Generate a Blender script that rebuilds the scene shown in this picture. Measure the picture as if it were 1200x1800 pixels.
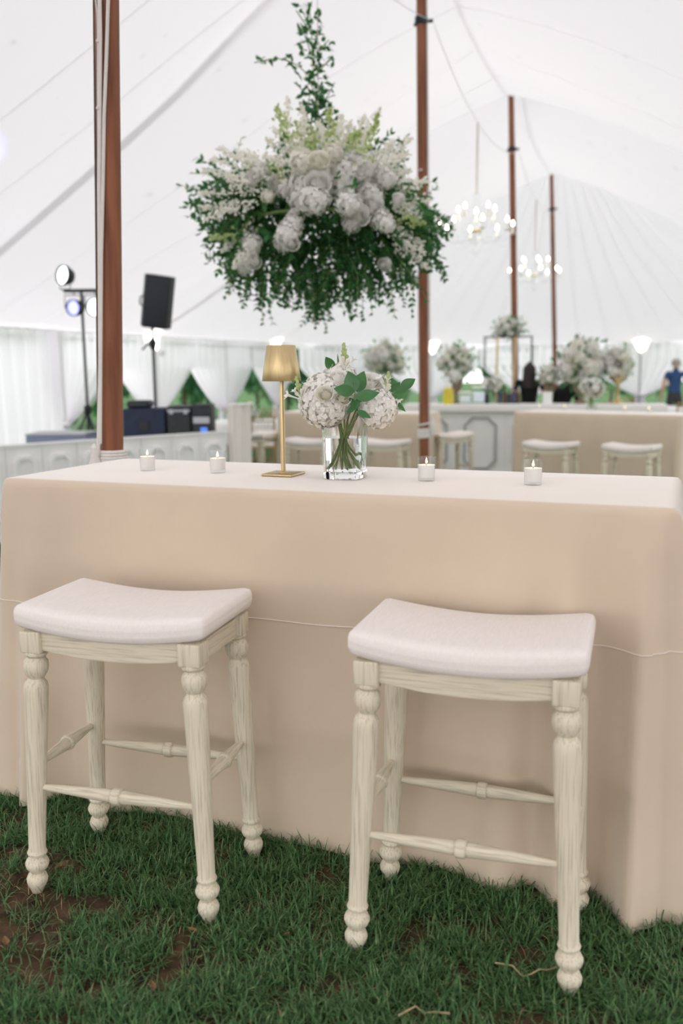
import bpy, bmesh, math, random
import numpy as np
from mathutils import Vector, Matrix, Euler, noise
PI = math.pi
for o in list(bpy.data.objects): bpy.data.objects.remove(o)
SC = bpy.context.scene
COL = SC.collection

# ------------------------------------------------------------------ camera
FPX = 1560.0; CAMH = 1.418
cam_d = bpy.data.cameras.new('camera'); cam = bpy.data.objects.new('camera', cam_d); COL.objects.link(cam)
RM = (Matrix.Rotation(math.radians(90 - 9.26), 3, 'X') @ Matrix.Rotation(math.radians(-0.52), 3, 'Z'))
cam.location = (0, 0, CAMH); cam.rotation_euler = RM.to_euler()
cam_d.sensor_fit = 'VERTICAL'; cam_d.sensor_height = 36.0; cam_d.sensor_width = 24.0
cam_d.lens = 36.0 * FPX / 1800.0
cam_d.clip_start = 0.05; cam_d.clip_end = 300
cam_d.dof.use_dof = True; cam_d.dof.focus_distance = 2.7; cam_d.dof.aperture_fstop = 1.9
SC.camera = cam
SC.cycles.max_bounces = 24; SC.cycles.transmission_bounces = 24; SC.cycles.transparent_max_bounces = 24

# ------------------------------------------------------------------ world, light, exposure
w = bpy.data.worlds.new('world'); SC.world = w; w.use_nodes = True
nt = w.node_tree; nt.nodes.clear()
bg = nt.nodes.new('ShaderNodeBackground'); wo = nt.nodes.new('ShaderNodeOutputWorld')
bg.inputs['Color'].default_value = (0.99, 0.975, 1.0, 1); bg.inputs['Strength'].default_value = 3.0
nt.links.new(bg.outputs[0], wo.inputs[0])
sun_d = bpy.data.lights.new('sun', 'SUN'); sun_d.energy = 2.2; sun_d.angle = math.radians(25); sun_d.color = (1.0, 0.96, 0.9)
sun = bpy.data.objects.new('sun', sun_d); COL.objects.link(sun); sun.rotation_euler = (math.radians(24), math.radians(-14), 0); sun.location = (0, 0, 20)
SC.view_settings.view_transform = 'Standard'; SC.view_settings.look = 'None'
SC.view_settings.gamma = 1.0; SC.view_settings.use_curve_mapping = False
SC.view_settings.exposure = -0.33

# ------------------------------------------------------------------ pixel -> place
CP = Vector((0, 0, CAMH))
def ray(x, y): return RM @ Vector(((x - 600) / FPX, -(y - 900) / FPX, -1.0))
def on_z(x, y, z): d = ray(x, y); return CP + d * ((z - CAMH) / d.z)
def at(x, y, Y): d = ray(x, y); return CP + d * (Y / d.y)
def ground(y):                                   # the lawn falls gently away behind the near table
    if y < 3.2: return 0.0
    if y < 9.6: return -0.22 * (y - 3.2) / 6.4
    return -0.22
# tent axes: four centre poles stand on one line
PB = Vector((-0.992, 3.906)); UU = Vector((1.924, 5.425)); u1 = UU.normalized(); v1 = Vector((-u1.y, u1.x))
TENT_A = math.atan2(u1.y, u1.x) - PI / 2         # heading of the table's depth axis
def tent(s, wd): p = PB + UU * s + v1 * wd; return p

# ------------------------------------------------------------------ helpers
def nodemat(name):
    m = bpy.data.materials.new(name); m.use_nodes = True
    n = m.node_tree; b = n.nodes['Principled BSDF']
    return m, n, b
def mat(name, col, rough=0.6, metal=0.0, var=0.0, scale=20.0, stretch=(1, 1, 1), bump=0.0, col2=None, sheen=0.0, emit=None, es=0.0, trans=0.0, ior=1.45, spec=None, lo=0.35, hi=0.65, bscale=None, sss=0.0):
    m, n, b = nodemat(name)
    b.inputs['Base Color'].default_value = (*col, 1); b.inputs['Roughness'].default_value = rough; b.inputs['Metallic'].default_value = metal
    b.inputs['IOR'].default_value = ior
    if trans: b.inputs['Transmission Weight'].default_value = trans
    if sheen: b.inputs['Sheen Weight'].default_value = sheen; b.inputs['Sheen Roughness'].default_value = 0.35
    if spec is not None: b.inputs['Specular IOR Level'].default_value = spec
    if sss: b.inputs['Subsurface Weight'].default_value = sss; b.inputs['Subsurface Radius'].default_value = (0.01, 0.008, 0.006)
    if emit: b.inputs['Emission Color'].default_value = (*emit, 1); b.inputs['Emission Strength'].default_value = es
    if var or bump or col2:
        tc = n.nodes.new('ShaderNodeTexCoord'); mp = n.nodes.new('ShaderNodeMapping'); mp.inputs['Scale'].default_value = stretch
        nz = n.nodes.new('ShaderNodeTexNoise'); nz.inputs['Scale'].default_value = scale; nz.inputs['Detail'].default_value = 6
        n.links.new(tc.outputs['Object'], mp.inputs[0]); n.links.new(mp.outputs[0], nz.inputs['Vector'])
        if var or col2:
            r = n.nodes.new('ShaderNodeValToRGB')
            c2 = col2 if col2 else tuple(c * (1 - var) for c in col)
            r.color_ramp.elements[0].position = lo; r.color_ramp.elements[0].color = (*c2, 1)
            r.color_ramp.elements[1].position = hi; r.color_ramp.elements[1].color = (*col, 1)
            n.links.new(nz.outputs['Fac'], r.inputs[0]); n.links.new(r.outputs[0], b.inputs['Base Color'])
        if bump:
            src = nz
            if bscale:
                src = n.nodes.new('ShaderNodeTexNoise'); src.inputs['Scale'].default_value = bscale; src.inputs['Detail'].default_value = 4
                n.links.new(mp.outputs[0], src.inputs['Vector'])
            bp = n.nodes.new('ShaderNodeBump'); bp.inputs['Strength'].default_value = bump; bp.inputs['Distance'].default_value = 0.004
            n.links.new(src.outputs['Fac'], bp.inputs['Height']); n.links.new(bp.outputs[0], b.inputs['Normal'])
    return m
def thin(name, col, tcol, fac, var=0.0, scale=8.0, rough=.6, spec=.2):            # thin leaf or cloth: reflects and lets light through
    m, n, b = nodemat(name); out = n.nodes['Material Output']
    b.inputs['Base Color'].default_value = (*col, 1); b.inputs['Roughness'].default_value = rough; b.inputs['Specular IOR Level'].default_value = spec
    t = n.nodes.new('ShaderNodeBsdfTranslucent'); t.inputs[0].default_value = (*tcol, 1)
    mx = n.nodes.new('ShaderNodeMixShader'); mx.inputs[0].default_value = fac
    n.links.new(b.outputs[0], mx.inputs[1]); n.links.new(t.outputs[0], mx.inputs[2]); n.links.new(mx.outputs[0], out.inputs[0])
    if var:
        oi = n.nodes.new('ShaderNodeTexCoord'); nz = n.nodes.new('ShaderNodeTexNoise'); nz.inputs['Scale'].default_value = scale
        r = n.nodes.new('ShaderNodeValToRGB'); r.color_ramp.elements[0].position = 0.3; r.color_ramp.elements[1].position = 0.7
        r.color_ramp.elements[0].color = (*[c * (1 - var) for c in col], 1); r.color_ramp.elements[1].color = (*[min(1, c * (1 + var)) for c in col], 1)
        n.links.new(oi.outputs['Object'], nz.inputs['Vector']); n.links.new(nz.outputs['Fac'], r.inputs[0]); n.links.new(r.outputs[0], b.inputs['Base Color'])
    return m

class MB:
    def __init__(s): s.v = []; s.f = []
    def add(s, vs, fs, M=None):
        o = len(s.v)
        if M is not None: vs = [M @ Vector(p) for p in vs]
        s.v += [tuple(p) for p in vs]; s.f += [tuple(i + o for i in f) for f in fs]; return s
    def box(s, c, d, M=None):
        x, y, z = c; a, b, e = d[0] / 2, d[1] / 2, d[2] / 2
        vs = [(x + i * a, y + j * b, z + k * e) for i in (-1, 1) for j in (-1, 1) for k in (-1, 1)]
        return s.add(vs, [(0, 1, 3, 2), (4, 6, 7, 5), (0, 4, 5, 1), (2, 3, 7, 6), (0, 2, 6, 4), (1, 5, 7, 3)], M)
    def lathe(s, prof, n=24, M=None, cap=True):
        vs = []; fs = []; k = len(prof)
        for i in range(n):
            a = 2 * PI * i / n; c, q = math.cos(a), math.sin(a)
            vs += [(r * c, r * q, z) for r, z in prof]
        for i in range(n):
            j = (i + 1) % n
            fs += [(i * k + t, j * k + t, j * k + t + 1, i * k + t + 1) for t in range(k - 1)]
        if cap:
            if prof[0][0] > 1e-6: fs.append(tuple(i * k for i in range(n))[::-1])
            if prof[-1][0] > 1e-6: fs.append(tuple(i * k + k - 1 for i in range(n)))
        return s.add(vs, fs, M)
    def tube(s, pts, r, n=8, cap=True):
        pts = [Vector(p) for p in pts]; m = len(pts); rs = r if isinstance(r, (list, tuple)) else [r] * m
        vs = []; fs = []; t0 = (pts[1] - pts[0]).normalized(); nrm = t0.orthogonal().normalized()
        for i, p in enumerate(pts):
            t = (pts[min(i + 1, m - 1)] - pts[max(i - 1, 0)])
            t = t.normalized() if t.length > 1e-9 else t0
            nrm = (nrm - t * nrm.dot(t)); nrm = nrm.normalized() if nrm.length > 1e-6 else t.orthogonal().normalized()
            b = t.cross(nrm)
            vs += [p + (nrm * math.cos(2 * PI * k / n) + b * math.sin(2 * PI * k / n)) * rs[i] for k in range(n)]
        for i in range(m - 1):
            for k in range(n):
                q = (k + 1) % n; fs.append((i * n + k, i * n + q, (i + 1) * n + q, (i + 1) * n + k))
        if cap: fs += [tuple(range(n))[::-1], tuple((m - 1) * n + k for k in range(n))]
        return s.add(vs, fs)
    def grid(s, fn, nu, nv, closed=False):
        vs = [fn(i / (nu if closed else nu - 1), j / (nv - 1)) for i in range(nu) for j in range(nv)]
        fs = []
        for i in range(nu if closed else nu - 1):
            k = (i + 1) % nu
            fs += [(i * nv + j, k * nv + j, k * nv + j + 1, i * nv + j + 1) for j in range(nv - 1)]
        return s.add(vs, fs)
    def rbox(s, c, d, r, n=6, fn=None, M=None):                  # box with rounded edges, optional deform fn
        h = Vector(d) / 2; c = Vector(c); nn = n + 2
        def ax(H, cnt): return [-H + 2 * H * i / (cnt - 1) for i in range(cnt)]
        ring = lambda H: [-H, -H + r * .3, -H + r] + [(-H + r) + (2 * H - 2 * r) * i / n for i in range(1, n)] + [H - r, H - r * .3, H]
        for a in range(3):
            b, e = (a + 1) % 3, (a + 2) % 3
            B, E = ring(h[b]), ring(h[e]); 
            for sg in (-1, 1):
                vs = []
                for x in B:
                    for y in E:
                        p = [0, 0, 0]; p[a] = sg * h[a]; p[b] = x; p[e] = y; p = Vector(p)
                        inn = Vector([max(-h[k] + r, min(h[k] - r, p[k])) for k in range(3)])
                        q = p - inn; q = inn + q.normalized() * r if q.length > 1e-9 else p
                        q = q + c
                        if fn: q = Vector(fn(q))
                        vs.append(q)
                m = len(E); fs = []
                for i in range(len(B) - 1):
                    for j in range(m - 1):
                        f = (i * m + j, (i + 1) * m + j, (i + 1) * m + j + 1, i * m + j + 1)
                        fs.append(f if sg > 0 else f[::-1])
                s.add(vs, fs, M)
        return s
def obj(name, mb, material, parent=None, smooth=True, weld=False, loc=None, ang=38):
    me = bpy.data.meshes.new(name); me.from_pydata(mb.v, [], mb.f)
    if weld:
        bm = bmesh.new(); bm.from_mesh(me); bmesh.ops.remove_doubles(bm, verts=bm.verts, dist=1e-5); bmesh.ops.recalc_face_normals(bm, faces=bm.faces); bm.to_mesh(me); bm.free()
    me.update()
    if smooth:
        me.shade_smooth(); me.set_sharp_from_angle(angle=math.radians(ang))
    me.materials.append(material)
    o = bpy.data.objects.new(name, me); COL.objects.link(o)
    if parent: o.parent = parent
    if loc is not None: o.location = loc
    return o
def npobj(name, V, F, material, parent=None, smooth=False):      # fast path for big joined meshes (numpy, faces all same size)
    me = bpy.data.meshes.new(name); nF, k = F.shape
    me.vertices.add(len(V)); me.vertices.foreach_set('co', V.astype(np.float32).ravel())
    me.loops.add(nF * k); me.loops.foreach_set('vertex_index', F.astype(np.int32).ravel())
    me.polygons.add(nF); me.polygons.foreach_set('loop_start', (np.arange(nF) * k).astype(np.int32)); 
    me.update(calc_edges=True); me.validate()
    if smooth: me.shade_smooth()
    me.materials.append(material)
    o = bpy.data.objects.new(name, me); COL.objects.link(o)
    if parent: o.parent = parent
    return o
def tag(o, label=None, cat=None, group=None, kind=None):
    if label: o['label'] = label
    if cat: o['category'] = cat
    if group: o['group'] = group
    if kind: o['kind'] = kind
    return o
def thing(name, label, cat, loc=(0, 0, 0), rz=0.0, group=None):
    o = bpy.data.objects.new(name, None); COL.objects.link(o); o.location = loc; o.rotation_euler = (0, 0, rz); o.empty_display_size = 0.1
    return tag(o, label, cat, group)
def copy_tree(o, parent=None):
    c = o.copy(); COL.objects.link(c)
    if parent: c.parent = parent
    for ch in list(o.children): copy_tree(ch, c)
    return c
def align(p0, p1):                                               # matrix taking local z axis (0..1 length kept) to p0->p1
    p0, p1 = Vector(p0), Vector(p1); z = (p1 - p0).normalized(); q = Vector((0, 0, 1)).rotation_difference(z)
    return Matrix.Translation(p0) @ q.to_matrix().to_4x4()
def interp(tab, x):
    if x <= tab[0][0]: return tab[0][1]
    for (a, b), (c, d) in zip(tab, tab[1:]):
        if x <= c: return b + (d - b) * (x - a) / (c - a)
    return tab[-1][1]
def scatter(V0, F0, mats):                                       # many rigid copies of a tiny mesh as one numpy mesh
    V0 = np.array(V0, float); F0 = np.array(F0); n = len(mats)
    A = np.array([np.array(m)[:3, :] for m in mats])
    V = np.einsum('nij,kj->nki', A[:, :, :3], V0) + A[:, None, :, 3]
    F = F0[None] + (np.arange(n) * len(V0))[:, None, None]
    return V.reshape(-1, 3), F.reshape(-1, F0.shape[1])
def frame(p, fwd, up=(0, 0, 1), sc=1.0, roll=0.0):               # matrix: local +y along fwd, +z near up
    y = Vector(fwd).normalized(); z = Vector(up); z = z - y * z.dot(y)
    z = z.normalized() if z.length > 1e-5 else y.orthogonal().normalized()
    x = y.cross(z); m = Matrix((x, y, z)).transposed()
    if roll: m = m @ Matrix.Rotation(roll, 3, 'Y')
    m = (m * sc).to_4x4(); m.translation = Vector(p); return m

# ------------------------------------------------------------------ materials
M = {}
M['cloth'] = mat('velvet_beige', (0.69, 0.57, 0.43), 0.85, var=0.06, scale=3, sheen=1.0, bump=0.12, bscale=500, spec=0.2)
M['seam'] = mat('seam_beige', (0.80, 0.70, 0.62), 0.8, spec=0.2)
M['linen'] = mat('cushion_linen', (0.87, 0.81, 0.755), 0.9, var=0.05, scale=220, stretch=(1, .12, 1), bump=0.15, bscale=700, spec=0.15)
M['wood_v'] = mat('whitewashed_wood_upright', (0.74, 0.675, 0.52), 0.6, col2=(0.47, 0.42, 0.32), scale=150, stretch=(1.5, 1.5, .05), bump=0.18, lo=0.26, hi=0.52, spec=0.3)
M['wood_h'] = mat('whitewashed_wood_level', (0.74, 0.675, 0.52), 0.6, col2=(0.48, 0.43, 0.33), scale=150, stretch=(.05, 1.5, 1.5), bump=0.18, lo=0.26, hi=0.52, spec=0.3)
M['wood_y'] = mat('whitewashed_wood_deep', (0.74, 0.675, 0.52), 0.6, col2=(0.48, 0.43, 0.33), scale=150, stretch=(1.5, .05, 1.5), bump=0.18, lo=0.26, hi=0.52, spec=0.3)
M['brass'] = mat('brushed_brass', (0.62, 0.48, 0.255), 0.36, 1.0, var=0.12, scale=160, stretch=(1, 1, .02))
M['glass'] = mat('clear_glass', (1, 1, 1), 0.0, trans=1.0, ior=1.45)
tg, tn, tb = nodemat('thin_clear_glass')
_t = tn.nodes.new('ShaderNodeBsdfTransparent'); _g = tn.nodes.new('ShaderNodeBsdfGlossy'); _g.inputs['Roughness'].default_value = .02; _l = tn.nodes.new('ShaderNodeLayerWeight'); _l.inputs['Blend'].default_value = .35; _p = tn.nodes.new('ShaderNodeMath'); _p.operation = 'POWER'; _p.inputs[1].default_value = 3.0; _f = tn.nodes.new('ShaderNodeMath'); _f.operation = 'MULTIPLY_ADD'; _f.inputs[1].default_value = .45; _f.inputs[2].default_value = .035; tn.links.new(_l.outputs['Facing'], _p.inputs[0]); tn.links.new(_p.outputs[0], _f.inputs[0]); _x = tn.nodes.new('ShaderNodeMixShader'); _t.inputs[0].default_value = (.97, .98, .98, 1)
tn.links.new(_f.outputs[0], _x.inputs[0]); tn.links.new(_t.outputs[0], _x.inputs[1]); tn.links.new(_g.outputs[0], _x.inputs[2]); tn.links.new(_x.outputs[0], tn.nodes['Material Output'].inputs[0]); tn.nodes.remove(tb); M['thin_glass'] = tg
M['water'] = mat('clear_water', (0.97, 0.99, 1), 0.0, trans=1.0, ior=1.33)
M['wax'] = mat('candle_wax', (0.90, 0.87, 0.84), 0.5)
M['flame'] = mat('candle_flame', (1, 0.8, 0.5), 0.5, emit=(1.0, 0.62, 0.25), es=9)
M['black'] = mat('black_plastic', (0.025, 0.028, 0.032), 0.55, var=0.3, scale=30)
M['grille'] = mat('speaker_grille', (0.03, 0.035, 0.045), 0.5, bump=0.4, bscale=900)
M['navy'] = mat('navy_cabinet', (0.012, 0.022, 0.06), 0.6, var=0.3, scale=12)
M['pole'] = mat('stained_pole_wood', (0.31, 0.115, 0.055), 0.5, col2=(0.15, 0.052, 0.025), scale=9, stretch=(2.2, 2.2, .22), bump=0.15, lo=0.3, hi=0.62, spec=0.35)
M['rope'] = mat('cotton_rope', (0.80, 0.76, 0.72), 0.9, bump=0.6, bscale=160, stretch=(1, 1, .5), var=0.05, scale=60)
M['white_paint'] = mat('white_paint', (0.92, 0.915, 0.90), 0.6, var=0.03, scale=4)
M['panel_grey'] = mat('pale_grey_paint', (0.90, 0.885, 0.865), 0.6, var=0.03, scale=4)
M['mould_grey'] = mat('grey_moulding', (0.42, 0.44, 0.43), 0.5, var=0.04, scale=4)
M['gold_wood'] = mat('tan_chair_wood', (0.50, 0.33, 0.17), 0.45, var=0.2, scale=20)
M['leaf'] = thin('glossy_leaf', (0.045, 0.155, 0.045), (0.08, 0.30, 0.05), 0.18, var=0.25, scale=30, rough=.35, spec=.5)
M['leaf_dark'] = thin('dark_leaf', (0.06, 0.18, 0.07), (0.11, 0.36, 0.11), 0.33, var=0.3, scale=4)
M['stem'] = mat('green_stem', (0.27, 0.40, 0.13), 0.5, var=0.3, scale=40)
M['petal'] = thin('white_petal', (0.96, 0.945, 0.90), (0.96, 0.945, 0.88), 0.28, var=0.02, scale=40)
M['petal_airy'] = thin('white_petal_airy', (0.97, 0.96, 0.93), (0.97, 0.96, 0.92), 0.32, var=0.02, scale=40)
M['petal_cream'] = thin('cream_petal', (0.96, 0.945, 0.87), (0.96, 0.945, 0.83), 0.35, var=0.03, scale=40)
M['bud'] = thin('green_bud', (0.52, 0.62, 0.28), (0.5, 0.65, 0.2), 0.2, var=0.15, scale=60)
M['skin'] = mat('skin', (0.62, 0.40, 0.30), 0.55, sss=0.1)
M['hair'] = mat('dark_brown_hair', (0.018, 0.010, 0.007), 0.55, var=0.4, scale=40, stretch=(1, 1, .1), bump=0.5)
M['shirt_black'] = mat('black_cotton', (0.015, 0.015, 0.016), 0.85, spec=0.15)
M['shirt_blue'] = mat('blue_cotton', (0.03, 0.085, 0.22), 0.8, var=0.2, scale=15)
M['trousers'] = mat('dark_trousers', (0.04, 0.04, 0.045), 0.85)
M['bulb'] = mat('lit_bulb', (1, .95, .85), 0.4, emit=(1.0, 0.86, 0.62), es=22)
M['crystal'] = M['thin_glass']
M['led_white'] = mat('lit_lens_white', (1, 1, 1), 0.4, emit=(0.85, 0.95, 1.0), es=4.0)
M['led_blue'] = mat('lit_lens_blue', (.5, .5, 1), 0.4, emit=(0.32, 0.34, 1.0), es=2.6)
M['led_warm'] = mat('lit_lens_warm', (1, .9, .7), 0.4, emit=(1.0, 0.80, 0.55), es=14)
M['steel'] = mat('grey_steel', (0.42, 0.43, 0.45), 0.4, 0.8)
M['web'] = mat('white_webbing', (0.85, 0.85, 0.85), 0.8)

# ================================================================== STRUCTURE: lawn
random.seed(7); rng = np.random.default_rng(11)
def struct(name, o, label=None): o.name = name; o['kind'] = 'structure'; return o
gm, gn, gb = nodemat('lawn_soil')
tc = gn.nodes.new('ShaderNodeTexCoord'); n1 = gn.nodes.new('ShaderNodeTexNoise'); n1.inputs['Scale'].default_value = 18; n1.inputs['Detail'].default_value = 8
n2 = gn.nodes.new('ShaderNodeTexNoise'); n2.inputs['Scale'].default_value = 3; sx = gn.nodes.new('ShaderNodeSeparateXYZ')
r1 = gn.nodes.new('ShaderNodeValToRGB'); r1.color_ramp.elements[0].color = (0.030, 0.020, 0.012, 1); r1.color_ramp.elements[1].color = (0.135, 0.085, 0.050, 1); r1.color_ramp.elements[0].position = .3; r1.color_ramp.elements[1].position = .7
r2 = gn.nodes.new('ShaderNodeValToRGB'); r2.color_ramp.elements[0].color = (0.03, 0.075, 0.025, 1); r2.color_ramp.elements[1].color = (0.07, 0.145, 0.05, 1)
mr = gn.nodes.new('ShaderNodeMapRange'); mr.inputs['From Min'].default_value = 3.0; mr.inputs['From Max'].default_value = 4.5
mx = gn.nodes.new('ShaderNodeMix'); mx.data_type = 'RGBA'
for a, b in ((tc.outputs['Object'], n1.inputs['Vector']), (tc.outputs['Object'], n2.inputs['Vector']), (tc.outputs['Object'], sx.inputs[0]), (n1.outputs['Fac'], r1.inputs[0]), (n1.outputs['Fac'], r2.inputs[0]), (sx.outputs['Y'], mr.inputs['Value']), (mr.outputs[0], mx.inputs['Factor']), (r1.outputs[0], mx.inputs['A']), (r2.outputs[0], mx.inputs['B']), (mx.outputs['Result'], gb.inputs['Base Color'])): gn.links.new(a, b)
gb.inputs['Roughness'].default_value = 0.95; gb.inputs['Specular IOR Level'].default_value = 0.1
bp = gn.nodes.new('ShaderNodeBump'); bp.inputs['Distance'].default_value = 0.02; bp.inputs['Strength'].default_value = 0.6
gn.links.new(n1.outputs['Fac'], bp.inputs['Height']); gn.links.new(bp.outputs[0], gb.inputs['Normal'])
ys = [-12, -3, 0, 1, 2, 3, 3.2] + [3.2 + 6.4 * i / 8 for i in range(1, 9)] + [12, 20, 40, 90]
mb = MB(); xs = [-60, -20, -5, 0, 5, 20, 60]
mb.add([(x, y, ground(y)) for y in ys for x in xs], [(j * 7 + i, j * 7 + i + 1, (j + 1) * 7 + i + 1, (j + 1) * 7 + i) for j in range(len(ys) - 1) for i in range(6)])
floor = struct('floor', obj('floor', mb, gm)); floor['label'] = 'lawn with dark soil under the tent'

TABLE_C = Vector((-0.0235, 2.793)); TABLE_A = math.radians(-21.4); TL, TW, TH = 2.05, 0.68, 1.07
def blades(n, x0, x1, y0, y1, h0, h1, wd, dens=None, skip_table=True):
    x = rng.uniform(x0, x1, n * 2); y = rng.uniform(y0, y1, n * 2)
    keep = np.ones(len(x), bool)
    if dens is not None: keep &= rng.random(len(x)) < dens(x, y)
    c, s = math.cos(-TABLE_A), math.sin(-TABLE_A); lx = (x - TABLE_C.x) * c - (y - TABLE_C.y) * s; ly = (x - TABLE_C.x) * s + (y - TABLE_C.y) * c
    keep &= ~((abs(lx) < TL / 2 - .06) & (abs(ly) < TW / 2 - .06))
    x, y = x[keep][:n], y[keep][:n]; n = len(x)
    z = np.where(y < 3.2, 0, np.where(y < 9.6, -0.22 * (y - 3.2) / 6.4, -.22)) - .002
    a = rng.uniform(0, 2 * PI, n); h = rng.uniform(h0, h1, n); lean = rng.uniform(.15, 1.25, n); bend = rng.uniform(.2, .9, n)
    dx, dy = np.cos(a), np.sin(a); px, py = -dy, dx; w2 = wd * rng.uniform(.6, 1.3, n) / 2
    m1 = h * .55; l1 = lean; l2 = np.minimum(lean + bend, 2.0)
    mxp = m1 * np.sin(l1); mzp = m1 * np.cos(l1); tx = mxp + (h - m1) * np.sin(l2); tz = np.maximum(mzp + (h - m1) * np.cos(l2), .004)
    V = np.empty((n, 5, 3))
    V[:, 0] = np.stack([x - px * w2, y - py * w2, z], 1); V[:, 1] = np.stack([x + px * w2, y + py * w2, z], 1)
    V[:, 2] = np.stack([x + dx * mxp - px * w2 * .9, y + dy * mxp - py * w2 * .9, z + mzp], 1); V[:, 3] = np.stack([x + dx * mxp + px * w2 * .9, y + dy * mxp + py * w2 * .9, z + mzp], 1)
    V[:, 4] = np.stack([x + dx * tx, y + dy * tx, z + tz], 1)
    F = np.array([(0, 1, 3), (0, 3, 2), (2, 3, 4)])[None] + (np.arange(n) * 5)[:, None, None]
    return V.reshape(-1, 3), F.reshape(-1, 3)
bare = [(on_z(-20, 1660, 0), .20), (on_z(105, 1525, 0), .10), (on_z(30, 1585, 0), .12), (on_z(-60, 1560, 0), .16), (on_z(300, 1555, 0), .05), (on_z(70, 1730, 0), .07), (on_z(270, 1730, 0), .06), (on_z(30, 1500, 0), .08), (on_z(160, 1745, 0), .05), (on_z(200, 1600, 0), .06)]
def dens(x, y):
    d = np.full(len(x), .95)
    nzv = np.array([noise.noise((a * 9, b * 9, 0)) for a, b in zip(x, y)])
    d *= np.clip(.66 + nzv * 1.25, .10, 1)
    for c, r in bare:
        q = np.sqrt((x - c.x) ** 2 + ((y - c.y) * 1.2) ** 2) / r + nzv * .5
        d *= np.clip(q - .45, 0.03, 1)
    return d
def grassmat(name, c1, c2, dry):
    m, n, b = nodemat(name); out = n.nodes['Material Output']
    t = n.nodes.new('ShaderNodeTexCoord'); z = n.nodes.new('ShaderNodeTexNoise'); z.inputs['Scale'].default_value = 70; z.inputs['Detail'].default_value = 3
    z2 = n.nodes.new('ShaderNodeTexNoise'); z2.inputs['Scale'].default_value = 6
    r = n.nodes.new('ShaderNodeValToRGB'); r.color_ramp.elements[0].position = .3; r.color_ramp.elements[1].position = .62
    r.color_ramp.elements[0].color = (*c1, 1); r.color_ramp.elements[1].color = (*c2, 1); e = r.color_ramp.elements.new(.78); e.color = (*dry, 1)
    n.links.new(t.outputs['Object'], z.inputs['Vector']); n.links.new(z.outputs['Fac'], r.inputs[0]); n.links.new(r.outputs[0], b.inputs['Base Color'])
    tr = n.nodes.new('ShaderNodeBsdfTranslucent'); n.links.new(r.outputs[0], tr.inputs[0]); mxs = n.nodes.new('ShaderNodeMixShader'); mxs.inputs[0].default_value = .25
    n.links.new(b.outputs[0], mxs.inputs[1]); n.links.new(tr.outputs[0], mxs.inputs[2]); n.links.new(mxs.outputs[0], out.inputs[0])
    b.inputs['Roughness'].default_value = .5; b.inputs['Specular IOR Level'].default_value = .25
    return m
M['grass'] = grassmat('grass_blades', (0.042, 0.115, 0.04), (0.135, 0.27, 0.10), (0.42, 0.39, 0.20))
V, F = blades(120000, -1.9, 1.6, 1.45, 3.5, .024, .078, .0036, dens)
g = npobj('grass', V, F, M['grass'], floor); g['kind'] = 'stuff'
V, F = blades(45000, -7, 7, 3.5, 16, .04, .08, .010)
g = npobj('far_grass', V, F, M['grass'], floor); g['kind'] = 'stuff'
M['straw'] = mat('dry_straw', (0.42, 0.33, 0.18), .8, var=.3, scale=50)
M['dryleaf'] = mat('dry_leaf_brown', (0.30, 0.16, 0.07), .7, var=.4, scale=60)
V, F = blades(1900, -1.4, 1.2, 1.5, 2.8, .02, .055, .0024)
g = npobj('dry_grass', V, F, M['straw'], floor); g['kind'] = 'stuff'
def leaf_grid(L, W, curl=.2, n=6, fold=.25):
    vs = []; fs = []
    for i in range(n + 1):
        t = i / n; wd = W * math.sin(PI * t ** .8) ** .9 * .5 if 0 < t < 1 else .0004
        zc = curl * L * (t - t * t)
        for k in (-1, -.5, 0, .5, 1): vs.append((k * wd, t * L, zc + abs(k) * wd * fold))
    for i in range(n):
        for k in range(4): fs.append((i * 5 + k, i * 5 + k + 1, (i + 1) * 5 + k + 1, (i + 1) * 5 + k))
    return vs, fs
for i, (px, py, a, L, lb) in enumerate([(120, 1513, 2.7, .055, 'curled brown dry leaf on bare soil by the left stool'), (347, 1637, 1.2, .03, 'small yellowish dry leaf in the grass before the left stool'), (12, 1662, .5, .035, 'flat orange dry leaf lying on bare soil'), (270, 1742, .3, .03, 'pale fallen leaf scrap between tufts of grass'), (510, 1640, 2.2, .022, 'reddish dry leaf sunk in grass between the two stools')]):
    mb = MB(); mb.add(*leaf_grid(L, L * .5, -.5, 6, .5)); o = obj('dry_leaf', mb, M['dryleaf']); p = on_z(px, py, .02); o.location = (p.x, p.y, .022); o.rotation_euler = (.1, .15, a); tag(o, lb, 'leaf', 'dry leaves on the ground')
def runner(pts, lb):
    mb = MB(); P = [on_z(x, y, .03) for x, y in pts]; mb.tube([(p.x, p.y, .034 + .008 * math.sin(i * 2)) for i, p in enumerate(P)], .0022, 6); tag(obj('dry_grass_runner', mb, M['straw']), lb, 'straw')
runner([(870, 1695), (900, 1705), (918, 1715), (932, 1714), (948, 1712), (962, 1705), (978, 1700)], 'dry grass runner winding to the foot of the right stool')
runner([(700, 1788), (730, 1777), (745, 1779), (765, 1780), (790, 1790)], 'short dry grass runner lying before the right stool')

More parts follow.
